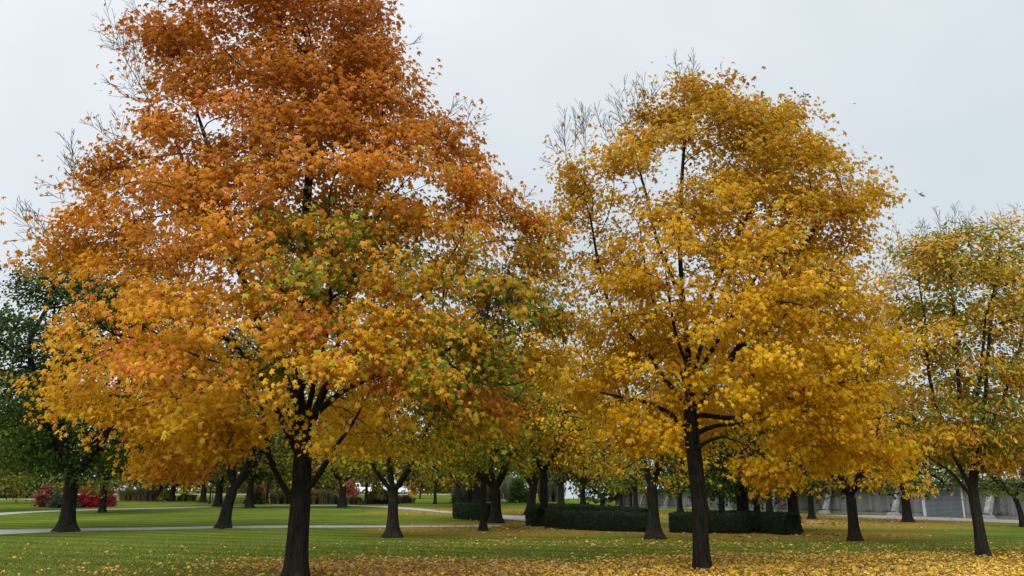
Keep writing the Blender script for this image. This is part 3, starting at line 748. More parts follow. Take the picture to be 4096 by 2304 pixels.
# ------------------------------------------------------------------ the other trees of the park
def park_tree(name, label, px, py, wpx, H, rad, z0, cols, fork, nl, seed, group, lean=(0, 0), cover=4.0, bark=None, xy=None, droop=0.0, lsz=None, flare=0.5, steep=1.0):
    r = np.random.default_rng(seed)
    X0, Y0 = xy if xy else ground_at(px, py); g = gzf(X0, Y0)
    root = empty(name, (X0, Y0, g)); tag(root, label, 'tree', group)
    s = lsz or max(0.15, 0.0043*Y0); rt = wpx*Y0/F_PX/2
    prof = lambda z: rad*np.sin(np.pi*np.clip((z-z0)/(H-z0)*0.86+0.13, 0, 1))**0.62
    N = int(2*rad*(H-z0)*0.8*cover/(0.46*s*s)); ns = int(46+rad*H*0.9); per = 9; m = max(2, int(N/ns/per))
    C = []
    while len(C) < ns:
        z = r.uniform(z0, H); a = r.uniform(0, 2*math.pi); q = math.sqrt(r.uniform()); pr = float(prof(z))
        if r.uniform() > pr/rad or (q < 0.45 and r.uniform() > 0.35 and z < H-1.5): continue
        q *= 0.93+0.14*math.sin(3*a+seed)
        dz = -droop*q*q*2.0
        C.append((X0+lean[0]*0.5+q*pr*math.cos(a), Y0+q*pr*math.sin(a), max(g+z+dz, g+z0*0.75), q))
    C = np.array(C); cl, src = [], []
    for i, c in enumerate(C):
        mm = max(1, int(m*r.uniform(0.5, 1.5))); w = rad*r.uniform(0.11, 0.22)
        cl.append(c[:3]+r.normal(size=(mm, 3))*(w, w, w*0.38)); src += [i]*mm
    cl = np.concatenate(cl); src = np.array(src)
    top = np.array([X0+lean[0]*0.35, Y0+lean[1]*0.3, g+fork])
    polys = [(True, [(X0, Y0, g-0.1), (X0+lean[0]*0.12, Y0, g+fork*0.5), tuple(top)])]
    step = max(0.22, Y0*0.007)
    a0 = r.uniform(0, 6.28)
    for j in range(nl):
        a = a0+j*2*math.pi/nl+r.normal()*0.2; k = r.uniform(0.35, 0.6)*rad/steep
        st = top-np.array([0, 0, r.uniform(0, 0.35)*fork*0.5])
        polys.append((False, [st, top+np.array([math.cos(a)*k*0.45+lean[0]*0.1, math.sin(a)*k*0.45, 0.13*(H-fork)]),
                              top+np.array([math.cos(a)*k+lean[0]*0.2, math.sin(a)*k, (0.36+0.12*r.uniform())*(H-fork)])]))
    Nn, par = skeleton(polys, step); ntr = len(skeleton(polys[:1], step)[0])
    sel = r.choice(len(cl), min(len(cl), 190 if Y0 < 50 else 100), replace=False)
    P, par = grow(Nn, par, cl[sel], step, step, r=r)
    add_woody(root, tree_tubes(P, par, rt, max(0.008, Y0*0.00024), flare, ntr), bark or M_BARK, 60)
    pos = np.repeat(cl, per, 0); si = np.repeat(src, per)
    pos = pos+r.normal(size=pos.shape)*np.array([1, 1, 0.6])*s*1.35
    outw = unit((pos-np.array([X0, Y0, g+z0+0.4*(H-z0)]))*np.array([1, 1, 0.5]))
    pick = r.choice(len(cols), size=len(C), p=np.array([w for _, w in cols])/sum(w for _, w in cols))[si]
    alt = r.choice(len(cols), size=len(pos), p=np.array([w for _, w in cols])/sum(w for _, w in cols))
    pick = np.where(r.uniform(size=len(pos)) < 0.35, alt, pick)
    col = np.array([c for c, _ in cols])[pick]*(0.85+0.3*r.uniform(size=(len(C), 1))[si])
    col = np.clip(jit_col(col, r, len(pos), 0.16, 0.06), 0.004, 0.8)
    o = link('crown', leaves_mesh('crown', KITE, pos-np.array(root.location), leaf_frames(pos, outw, r, jit=0.6), s*r.uniform(0.65, 1.25, size=len(pos)), col, M_LEAF_FAR, r), root)
    tag(o, kind='stuff')
    return root

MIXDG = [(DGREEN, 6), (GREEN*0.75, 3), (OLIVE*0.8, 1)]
MIXOL = [(OLIVE, 4), (GREEN*0.7, 3), (OLIVE*1.4, 2), (YGREEN*0.8, 1)]
MIXYG = [(YGREEN*0.72, 4), (GOLD*0.62, 3), (GREEN*0.85, 3), (OLIVE, 1)]
MIXGO = [(GOLD*0.78, 5), (YELLOW*0.78, 3), (YGREEN*0.8, 2), (ORANGE*0.85, 0.7)]
MIXRD = [((0.22, 0.07, 0.035), 4), ((0.30, 0.10, 0.04), 2), (OLIVE, 2)]
GL, GC, GR = 'trees along the left lawn', 'trees round the hedged garden', 'trees before the long building'
PT = park_tree
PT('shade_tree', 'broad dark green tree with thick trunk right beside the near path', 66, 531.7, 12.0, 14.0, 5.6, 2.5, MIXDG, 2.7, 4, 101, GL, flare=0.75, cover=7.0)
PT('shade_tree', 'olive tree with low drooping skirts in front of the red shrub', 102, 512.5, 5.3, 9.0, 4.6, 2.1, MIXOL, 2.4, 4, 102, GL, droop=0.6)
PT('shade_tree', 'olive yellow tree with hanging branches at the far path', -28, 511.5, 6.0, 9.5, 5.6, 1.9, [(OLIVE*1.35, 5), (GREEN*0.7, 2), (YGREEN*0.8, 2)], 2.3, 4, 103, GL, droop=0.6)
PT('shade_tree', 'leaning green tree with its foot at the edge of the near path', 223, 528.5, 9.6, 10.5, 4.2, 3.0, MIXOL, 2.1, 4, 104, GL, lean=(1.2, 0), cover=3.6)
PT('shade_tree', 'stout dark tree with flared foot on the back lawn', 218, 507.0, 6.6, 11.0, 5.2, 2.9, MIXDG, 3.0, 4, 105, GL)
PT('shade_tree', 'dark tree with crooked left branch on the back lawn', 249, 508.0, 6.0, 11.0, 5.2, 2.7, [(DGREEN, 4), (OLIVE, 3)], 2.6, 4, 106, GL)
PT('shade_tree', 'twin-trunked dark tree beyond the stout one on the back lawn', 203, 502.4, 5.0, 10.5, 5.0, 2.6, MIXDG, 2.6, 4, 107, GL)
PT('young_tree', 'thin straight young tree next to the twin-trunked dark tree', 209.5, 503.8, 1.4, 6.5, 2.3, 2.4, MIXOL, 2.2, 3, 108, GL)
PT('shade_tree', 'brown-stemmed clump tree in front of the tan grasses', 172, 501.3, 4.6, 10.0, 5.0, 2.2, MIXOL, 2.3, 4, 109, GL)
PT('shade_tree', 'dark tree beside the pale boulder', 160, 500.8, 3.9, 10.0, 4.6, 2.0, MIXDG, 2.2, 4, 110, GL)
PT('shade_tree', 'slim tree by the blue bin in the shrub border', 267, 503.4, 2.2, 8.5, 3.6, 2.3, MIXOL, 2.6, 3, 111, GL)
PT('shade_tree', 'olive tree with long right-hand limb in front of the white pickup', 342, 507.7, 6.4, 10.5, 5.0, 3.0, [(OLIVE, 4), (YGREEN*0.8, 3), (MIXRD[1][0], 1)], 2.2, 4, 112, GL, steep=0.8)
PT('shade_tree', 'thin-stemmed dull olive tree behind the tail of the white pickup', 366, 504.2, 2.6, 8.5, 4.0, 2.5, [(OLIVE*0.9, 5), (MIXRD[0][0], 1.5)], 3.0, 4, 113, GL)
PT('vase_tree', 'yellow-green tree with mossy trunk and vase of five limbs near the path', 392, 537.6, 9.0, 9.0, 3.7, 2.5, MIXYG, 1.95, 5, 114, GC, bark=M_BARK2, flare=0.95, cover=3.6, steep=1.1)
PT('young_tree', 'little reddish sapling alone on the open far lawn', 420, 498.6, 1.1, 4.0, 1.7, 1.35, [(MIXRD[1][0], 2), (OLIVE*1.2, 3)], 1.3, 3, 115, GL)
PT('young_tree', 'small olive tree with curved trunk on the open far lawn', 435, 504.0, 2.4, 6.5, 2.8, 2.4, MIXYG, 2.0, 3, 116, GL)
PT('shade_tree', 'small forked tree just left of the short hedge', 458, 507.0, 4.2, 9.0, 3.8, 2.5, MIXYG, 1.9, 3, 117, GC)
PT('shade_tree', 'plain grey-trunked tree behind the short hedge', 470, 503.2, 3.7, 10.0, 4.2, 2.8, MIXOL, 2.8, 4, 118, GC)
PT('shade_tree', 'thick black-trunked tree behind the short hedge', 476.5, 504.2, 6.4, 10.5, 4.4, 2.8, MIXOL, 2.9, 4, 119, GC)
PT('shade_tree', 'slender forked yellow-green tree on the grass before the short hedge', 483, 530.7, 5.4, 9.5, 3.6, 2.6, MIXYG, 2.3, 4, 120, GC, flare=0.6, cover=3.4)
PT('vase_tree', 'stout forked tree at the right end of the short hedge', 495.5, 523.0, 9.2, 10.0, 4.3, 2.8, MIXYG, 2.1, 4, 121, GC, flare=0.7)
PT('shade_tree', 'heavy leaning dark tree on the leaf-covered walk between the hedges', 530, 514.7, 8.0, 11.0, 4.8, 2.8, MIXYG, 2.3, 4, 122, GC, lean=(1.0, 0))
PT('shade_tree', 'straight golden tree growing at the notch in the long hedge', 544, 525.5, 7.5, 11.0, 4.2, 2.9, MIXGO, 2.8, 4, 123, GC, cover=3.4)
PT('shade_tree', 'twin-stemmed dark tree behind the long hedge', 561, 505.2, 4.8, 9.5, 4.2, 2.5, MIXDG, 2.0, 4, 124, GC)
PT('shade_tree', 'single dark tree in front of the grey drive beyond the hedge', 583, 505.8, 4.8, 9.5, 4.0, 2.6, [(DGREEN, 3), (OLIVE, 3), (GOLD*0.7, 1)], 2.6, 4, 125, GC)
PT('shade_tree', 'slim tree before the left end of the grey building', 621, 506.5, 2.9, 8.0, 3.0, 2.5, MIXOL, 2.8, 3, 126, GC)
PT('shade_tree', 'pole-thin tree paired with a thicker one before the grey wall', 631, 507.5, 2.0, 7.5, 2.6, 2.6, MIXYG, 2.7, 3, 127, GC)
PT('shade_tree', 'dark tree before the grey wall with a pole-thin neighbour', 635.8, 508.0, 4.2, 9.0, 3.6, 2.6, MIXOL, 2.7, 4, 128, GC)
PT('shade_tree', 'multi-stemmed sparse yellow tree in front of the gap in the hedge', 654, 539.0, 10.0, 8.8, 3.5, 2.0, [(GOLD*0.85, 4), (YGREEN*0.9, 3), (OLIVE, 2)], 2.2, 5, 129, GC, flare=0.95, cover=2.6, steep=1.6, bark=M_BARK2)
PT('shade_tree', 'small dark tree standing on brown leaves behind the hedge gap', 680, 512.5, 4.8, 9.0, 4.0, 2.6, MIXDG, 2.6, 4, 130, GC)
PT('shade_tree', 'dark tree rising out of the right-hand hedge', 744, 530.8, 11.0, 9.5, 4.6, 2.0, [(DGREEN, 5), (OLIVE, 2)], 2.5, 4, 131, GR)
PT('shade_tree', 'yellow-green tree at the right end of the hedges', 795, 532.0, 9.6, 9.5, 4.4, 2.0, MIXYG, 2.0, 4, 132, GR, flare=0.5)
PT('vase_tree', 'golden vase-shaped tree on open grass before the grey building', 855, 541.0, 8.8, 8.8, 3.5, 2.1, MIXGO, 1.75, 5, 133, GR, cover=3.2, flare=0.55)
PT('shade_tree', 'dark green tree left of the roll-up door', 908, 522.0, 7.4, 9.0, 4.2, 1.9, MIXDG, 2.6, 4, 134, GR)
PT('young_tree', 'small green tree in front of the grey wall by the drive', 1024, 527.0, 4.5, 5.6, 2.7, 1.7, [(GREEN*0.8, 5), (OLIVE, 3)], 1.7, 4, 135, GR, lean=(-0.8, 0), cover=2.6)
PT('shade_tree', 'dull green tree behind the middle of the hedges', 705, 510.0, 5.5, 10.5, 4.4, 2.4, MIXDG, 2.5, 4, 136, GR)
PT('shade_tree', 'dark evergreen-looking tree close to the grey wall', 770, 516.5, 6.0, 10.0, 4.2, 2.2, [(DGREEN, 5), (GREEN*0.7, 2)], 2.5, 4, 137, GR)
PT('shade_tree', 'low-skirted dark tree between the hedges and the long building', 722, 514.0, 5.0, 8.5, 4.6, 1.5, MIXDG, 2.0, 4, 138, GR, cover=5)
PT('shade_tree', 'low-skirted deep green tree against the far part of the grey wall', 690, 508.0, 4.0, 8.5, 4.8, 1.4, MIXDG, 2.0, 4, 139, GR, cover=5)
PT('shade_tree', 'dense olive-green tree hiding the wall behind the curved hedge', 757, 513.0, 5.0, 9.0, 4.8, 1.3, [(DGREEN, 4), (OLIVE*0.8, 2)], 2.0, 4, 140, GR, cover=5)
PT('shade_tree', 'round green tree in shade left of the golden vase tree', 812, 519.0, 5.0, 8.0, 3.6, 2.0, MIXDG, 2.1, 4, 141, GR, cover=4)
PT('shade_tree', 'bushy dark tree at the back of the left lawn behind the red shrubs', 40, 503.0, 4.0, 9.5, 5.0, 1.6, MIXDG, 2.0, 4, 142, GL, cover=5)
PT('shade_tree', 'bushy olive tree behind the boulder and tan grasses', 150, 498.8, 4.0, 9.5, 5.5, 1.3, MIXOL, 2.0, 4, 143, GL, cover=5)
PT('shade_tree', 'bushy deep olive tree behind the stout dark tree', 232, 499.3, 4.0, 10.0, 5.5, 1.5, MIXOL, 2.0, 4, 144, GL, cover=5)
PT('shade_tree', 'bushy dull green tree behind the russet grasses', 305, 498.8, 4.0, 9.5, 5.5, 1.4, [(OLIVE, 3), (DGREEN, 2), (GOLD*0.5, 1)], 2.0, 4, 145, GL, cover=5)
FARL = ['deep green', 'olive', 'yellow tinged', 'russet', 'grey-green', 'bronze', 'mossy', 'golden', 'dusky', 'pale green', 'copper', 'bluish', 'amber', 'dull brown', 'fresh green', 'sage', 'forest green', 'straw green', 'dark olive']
FARC = [MIXDG, MIXOL, MIXYG, MIXRD, [((0.07, 0.09, 0.06), 1)], [((0.16, 0.10, 0.03), 3), (OLIVE, 2)], MIXOL, MIXGO, MIXDG, [((0.11, 0.14, 0.05), 1)], MIXRD, [((0.045, 0.075, 0.055), 1)], MIXGO, [((0.10, 0.065, 0.03), 2), (OLIVE, 1)], [(GREEN*1.2, 1)], [((0.11, 0.12, 0.07), 1)], MIXDG, MIXYG, MIXOL]
fr2 = np.random.default_rng(77)
for i in range(19):
    x = -122 + i*8.6 + fr2.uniform(-2, 2); y = 158 + fr2.uniform(-6, 22)
    if i in (8,): continue
    PT('distant_tree', FARL[i] + ' rounded tree in the row beyond the road', 0, 0, 4.0, fr2.uniform(9, 13.5), fr2.uniform(5, 6.6), 0.9, FARC[i], 2.0, 3, 300+i, 'row of trees beyond the road', xy=(x, y), cover=5.0, lsz=0.7)

for i, (x, y, h, lb) in enumerate(((44, 66, 8.5, 'dark green tree overtopping the roof behind the roll-up door'), (39, 84, 9.0, 'olive tree overtopping the roof behind the wall fins'), (54, 70, 9.0, 'golden tree behind the near end of the long building'), (36, 100, 9.5, 'green tree behind the middle of the long building'), (49, 88, 9.5, 'tall dull yellow tree behind the long building'))):
    PT('shade_tree', lb, 0, 0, 5.0, h, 4.6, 1.6, [MIXDG, MIXOL, MIXGO, MIXDG, MIXYG][i], 2.0, 4, 330+i, 'trees behind the long building', xy=(x, y), cover=4.0)

# ------------------------------------------------------------------ shrubs and ornamental grasses
def shrub(name, label, px, py, w, h, cols, seed, group=None, d=None, leaf=None, xy=None, lift=0.05):
    r = np.random.default_rng(seed); X0, Y0 = xy if xy else ground_at(px, py); g = gzf(X0, Y0); d = d or w
    s = leaf or max(0.08, 0.0024*Y0)
    root = empty(name, (X0, Y0, g)); tag(root, label, 'shrub', group)
    st = MB()
    for _ in range(9):
        a = r.uniform(0, 6.28); q = r.uniform(0.2, 0.6)
        st.cyl((r.normal()*0.05, r.normal()*0.05, -0.05), (math.cos(a)*w*0.4*q, math.sin(a)*d*0.4*q, h*0.75), 0.03, 0.008, 5)
    st.build('stem', M_BARK, root)
    n = int(2.2*(w*h)*5/(0.46*s*s)); nb = 26 if w < 8 else 110
    bl = unit(r.normal(size=(nb, 3))); bl[:, 2] = np.abs(bl[:, 2]); bl = bl*np.array([w/2, d/2, h])*r.uniform(0.45, 0.85, size=(nb, 1))
    idx = r.integers(nb, size=n)
    pos = bl[idx]+r.normal(size=(n, 3))*np.array([w*0.09, d*0.09, h*0.10]); pos[:, 2] = np.abs(pos[:, 2])+lift
    pk = r.choice(len(cols), size=nb, p=np.array([q for _, q in cols])/sum(q for _, q in cols))[idx]
    col = np.clip(jit_col(np.array([c for c, _ in cols])[pk], r, n, 0.2, 0.06), 0.004, 0.8)
    o = link('foliage', leaves_mesh('foliage', KITE, pos, leaf_frames(pos, unit(pos), r, jit=0.7), s*r.uniform(0.6, 1.2, size=n), col, M_LEAF_FAR, r), root); tag(o, kind='stuff')
    return root
def tall_grass(name, label, px, py, w, h, col, seed, group=None, xy=None, d=None):
    r = np.random.default_rng(seed); X0, Y0 = xy if xy else ground_at(px, py); g = gzf(X0, Y0); d = d or w*0.6
    n = int(420*max(1, w*d/1.5)); bw = max(0.02, Y0*0.0007)
    nc = max(3, int(w*d/0.35)); cen = np.stack([r.uniform(-0.5, 0.5, nc)*w*0.8, r.uniform(-0.5, 0.5, nc)*d*0.8], 1); ch_ = r.uniform(0.6, 1.05, nc)*(1-0.55*(np.hypot(cen[:, 0]/w, cen[:, 1]/d)*1.6)**2)
    ci = r.integers(nc, size=n); a = r.uniform(0, 6.28, n); rb_ = np.abs(r.normal(size=n))*0.10
    b = np.stack([cen[ci, 0]+rb_*np.cos(a), cen[ci, 1]+rb_*np.sin(a), np.zeros(n)-0.02], 1)
    hh = h*ch_[ci]*r.uniform(0.5, 1.08, size=n); lean = r.uniform(0.1, 0.75, n)*np.minimum(hh, 0.9)
    dv = np.stack([np.cos(a), np.sin(a), np.zeros(n)], 1); sd_ = np.stack([-np.sin(a), np.cos(a), np.zeros(n)], 1)
    m = b+dv*lean[:, None]*0.35; m[:, 2] = hh*0.65; t = b+dv*lean[:, None]; t[:, 2] = hh
    V = np.stack([b-sd_*bw, b+sd_*bw, m+sd_*bw*0.9, m-sd_*bw*0.9, t], 1).reshape(-1, 3)
    i = np.arange(n)[:, None]*5; F = np.concatenate([i+np.array([[0, 1, 2]]), i+np.array([[0, 2, 3]]), i+np.array([[3, 2, 4]])])
    o = link(name, mesh_np(name, V, F, np.repeat(jit_col(col, r, n, 0.25), 5, 0), [M_LEAF_FAR])); o.location = (X0, Y0, g)
    return tag(o, label, 'plant', group)
CRIM = [((0.42, 0.022, 0.045), 5), ((0.30, 0.018, 0.03), 2), ((0.46, 0.06, 0.06), 1)]
shrub('red_shrub', 'bright crimson rounded shrub on the back lawn', 91, 507.2, 2.9, 2.5, CRIM, 401, 'red autumn shrubs')
shrub('red_shrub', 'dull pinkish red shrub behind the grey-green bush', 51, 506.8, 2.7, 2.2, [((0.27, 0.05, 0.055), 4), ((0.20, 0.07, 0.05), 2)], 402, 'red autumn shrubs')
shrub('red_shrub', 'small red shrub peeping out behind the olive tree trunk', 107.5, 506.4, 1.5, 1.6, [((0.33, 0.04, 0.05), 1)], 403, 'red autumn shrubs')
shrub('evergreen_shrub', 'low grey-green conifer bush in front of the red shrubs', 63, 507.6, 2.9, 1.5, [((0.06, 0.085, 0.06), 3), ((0.035, 0.06, 0.04), 3)], 404)
TAN, BRN, GGR = (0.20, 0.155, 0.075), (0.14, 0.10, 0.055), (0.105, 0.12, 0.085)
GG = 'ornamental grasses in the far border'
for i, (px, py, w, h, c, lb) in enumerate([
    (128, 500.6, 3.0, 1.5, TAN, 'tan grass clump left of the brown-stemmed tree'), (147, 500.8, 3.2, 1.7, (0.17, 0.13, 0.09), 'mauve-tan grass clump near the pale boulder'),
    (186, 501.0, 2.6, 1.0, (0.16, 0.17, 0.05), 'yellowish low grass clump by the young tree'), (283, 503.9, 3.2, 1.5, BRN, 'brown grass clump right of the blue bin'),
    (302, 504.0, 3.2, 1.8, (0.22, 0.14, 0.06), 'russet grass clump in the long border'), (320, 504.0, 3.0, 1.6, TAN, 'sandy grass clump in the long border'),
    (334, 504.0, 2.6, 1.0, GGR, 'greyish grass clump beside the long-limbed olive tree'), (350, 504.2, 2.8, 0.85, (0.17, 0.16, 0.065), 'straw-green grass clump below the white pickup'), (359, 504.2, 2.4, 0.9, BRN, 'darker brown grass clump below the white pickup'),
    (403, 503.4, 2.6, 1.0, (0.16, 0.11, 0.06), 'low brown grass mound behind the mossy vase tree'),
    (466, 502.0, 3.0, 2.2, GGR, 'tall silvery grass clump behind the short hedge'), (486, 501.6, 3.4, 2.6, (0.12, 0.13, 0.09), 'tall pale sage grass clump behind the forked tree'),
    (507, 499.5, 4.2, 3.0, (0.14, 0.15, 0.10), 'wide feathery grey-green grass stand behind the railing'), (552, 501.6, 3.4, 2.5, (0.13, 0.14, 0.095), 'pale feathery grass stand behind the long hedge'),
    (590, 501.3, 2.2, 1.6, (0.24, 0.15, 0.05), 'orange-tan grass clump at the bend of the grey drive')]):
    tall_grass('reed_clump', lb, px, py, w, h, c, 500+i, GG)
shrub('shrub', 'weeping bright green mounded shrub by the railing', 519, 502.6, 2.7, 2.9, [((0.09, 0.15, 0.03), 3), ((0.06, 0.11, 0.025), 2)], 420)
shrub('shrub', 'dark bush at the foot of the slim tree by the bin', 255, 504.2, 2.0, 1.5, [((0.05, 0.045, 0.025), 2), (DGREEN, 2)], 421)
shrub('shrub', 'rust-orange bush behind the crooked dark tree', 256.5, 500.5, 2.4, 2.6, [((0.26, 0.11, 0.04), 1)], 422)
shrub('shrub', 'dark green bush behind the mossy vase tree', 383, 503.8, 3.4, 1.5, [(DGREEN, 3), (OLIVE, 2)], 423)
shrub('shrub', 'olive bush with yellow tips right of the white pickup', 375, 503.6, 2.4, 2.2, [(OLIVE, 2), (YGREEN*0.7, 2)], 424)
shrub('shrub', 'coral red bush in front of the white pickup bonnet', 347, 496.5, 3.6, 3.2, [((0.36, 0.10, 0.06), 2), ((0.28, 0.11, 0.05), 1)], 425)
shrub('shrub', 'small orange bush on the crest of the far lawn', 412, 495.0, 1.6, 1.4, [((0.45, 0.24, 0.04), 1)], 426)
shrub('shrub', 'dusky bush at the bottom of the silvery grass', 459.5, 503.4, 1.8, 1.0, [(DGREEN, 2), ((0.06, 0.07, 0.05), 2)], 427)
shrub('shrub', 'long low dark green bush beyond the far road', 0, 0, 34.0, 4.2, MIXDG, 428, None, 3.0, 0.5, xy=(-88, 152))
shrub('shrub', 'long low mixed hedge-bush behind the parked vehicles', 0, 0, 34.0, 4.2, MIXOL, 429, None, 3.0, 0.5, xy=(-40, 153))
shrub('shrub', 'long yellowish bush along the crest of the far lawn', 0, 0, 22.0, 3.2, [(YGREEN*0.35, 2), (GREEN*0.8, 2)], 430, None, 3.0, 0.5, xy=(-8, 152))
shrub('shrub', 'low maroon bush at the back of the left lawn', 3, 498.0, 9.0, 1.9, [((0.06, 0.025, 0.03), 2), (DGREEN, 1)], 431, None, 2.5)
shrub('shrub', 'yellow-green bush under the brown-stemmed tree', 166, 501.2, 2.2, 1.3, [((0.24, 0.22, 0.04), 1), (OLIVE, 1)], 432)

# ------------------------------------------------------------------ clipped hedges
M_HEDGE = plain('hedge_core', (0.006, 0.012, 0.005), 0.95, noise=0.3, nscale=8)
def hedge(label, pts, h, w, seed, group='clipped hedges of the round garden'):
    r = np.random.default_rng(seed); pts = np.array(pts, float)
    L = np.concatenate([[0], np.cumsum(np.linalg.norm(np.diff(pts, axis=0), axis=1))]); n = max(6, int(L[-1]/0.35))
    t = np.linspace(0, L[-1], n); c = np.stack([np.interp(t, L, pts[:, k]) for k in (0, 1)], 1)
    for _ in range(6): c[1:-1] = (c[:-2]+2*c[1:-1]+c[2:])/4
    d = unit(np.gradient(c, axis=0)); nn = np.stack([-d[:, 1], d[:, 0]], 1)
    prof = [(-0.44, 0.0), (-0.5, 0.25), (-0.5, 0.86), (-0.42, 0.97), (0, 1.0), (0.42, 0.97), (0.5, 0.86), (0.5, 0.25), (0.44, 0.0)]
    root = empty('hedge', (c[0][0], c[0][1], gzf(*c[0]))); tag(root, label, 'hedge', group); base = np.array(root.location)
    V = []; k = len(prof)
    for i in range(n):
        e = min(i, n-1-i)*0.35; sh = math.sqrt(max(0.05, 1-max(0, 0.35-e)**2/0.35**2*0.75)); g = gzf(*c[i])
        for a, b in prof:
            q = c[i]+nn[i]*a*w*sh*(1+0.04*math.sin(i*0.9+a*5))
            V.append((q[0], q[1], g-0.03+b*h*(0.97+0.03*sh)*(1+0.022*math.sin(i*0.7+seed)+0.02*math.sin(i*0.23))))
    V = np.array(V)-base; F = [(i*k+j, i*k+j+1, (i+1)*k+j+1, (i+1)*k+j) for i in range(n-1) for j in range(k-1)]
    m = MB(); m.v = [tuple(v) for v in V]; m.f = [tuple(f) for f in F]+[tuple(range(k)), tuple(range(n*k-1, n*k-k-1, -1))]
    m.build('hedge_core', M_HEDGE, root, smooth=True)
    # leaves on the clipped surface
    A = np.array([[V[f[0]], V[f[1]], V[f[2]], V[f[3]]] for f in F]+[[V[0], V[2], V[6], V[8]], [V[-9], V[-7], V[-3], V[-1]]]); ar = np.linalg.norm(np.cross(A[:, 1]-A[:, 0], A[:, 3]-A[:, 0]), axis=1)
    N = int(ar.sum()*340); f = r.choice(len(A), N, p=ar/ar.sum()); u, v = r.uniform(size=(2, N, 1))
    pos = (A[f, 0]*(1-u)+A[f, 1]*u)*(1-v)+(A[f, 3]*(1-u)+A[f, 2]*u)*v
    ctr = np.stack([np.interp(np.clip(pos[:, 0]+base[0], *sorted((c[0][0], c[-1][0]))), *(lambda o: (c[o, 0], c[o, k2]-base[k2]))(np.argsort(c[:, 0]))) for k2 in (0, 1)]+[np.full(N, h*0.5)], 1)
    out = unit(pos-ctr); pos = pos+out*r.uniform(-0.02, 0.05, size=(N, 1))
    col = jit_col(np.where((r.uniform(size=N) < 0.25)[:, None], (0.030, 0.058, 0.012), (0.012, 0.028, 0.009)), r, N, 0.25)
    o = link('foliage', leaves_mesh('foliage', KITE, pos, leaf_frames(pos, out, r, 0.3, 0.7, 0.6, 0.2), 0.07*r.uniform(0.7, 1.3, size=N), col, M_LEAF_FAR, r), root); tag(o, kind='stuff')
G = ground_at
def back(p, dy): return (p[0]*(p[1]+dy)/p[1], p[1]+dy)
a, b = G(461, 519.3), G(490, 521.3)
hedge('short rounded hedge at the bend of the walk beside the forked trees', [back(G(460.5, 518.6), 2.6), back(a, 0.5), back(b, 0.5)], 1.0, 0.95, 601)
hedge('stubby hedge end left of the notch tree', [back(G(531.5, 526.0), 0.5), back(G(541, 527.0), 0.5)], 0.95, 0.95, 602)
hedge('long front hedge between the notch tree and the gap', [back(G(549, 527.8), 0.5), back(G(575, 529.8), 0.5), back(G(605, 531.3), 0.5), back(G(655.5, 532.5), 0.5)], 0.90, 0.95, 603)
hedge('inner hedge running behind the long front hedge', [(1.6, 56.0), (4.0, 54.5), (6.4, 51.2), (7.8, 49.4)], 0.86, 0.95, 604)
hedge('front hedge right of the gap, passing behind the yellow maple trunk', [back(G(670, 532.9), 0.5), back(G(700, 533.4), 0.5), back(G(735, 533.7), 0.5), back(G(749, 534.0), 0.5)], 0.90, 0.95, 605)
hedge('curved hedge ending at the yellow-green tree on the right', [(9.2, 43.0), (10.7, 42.0), (12.0, 39.6), (12.35, 37.4)], 0.93, 1.1, 606)

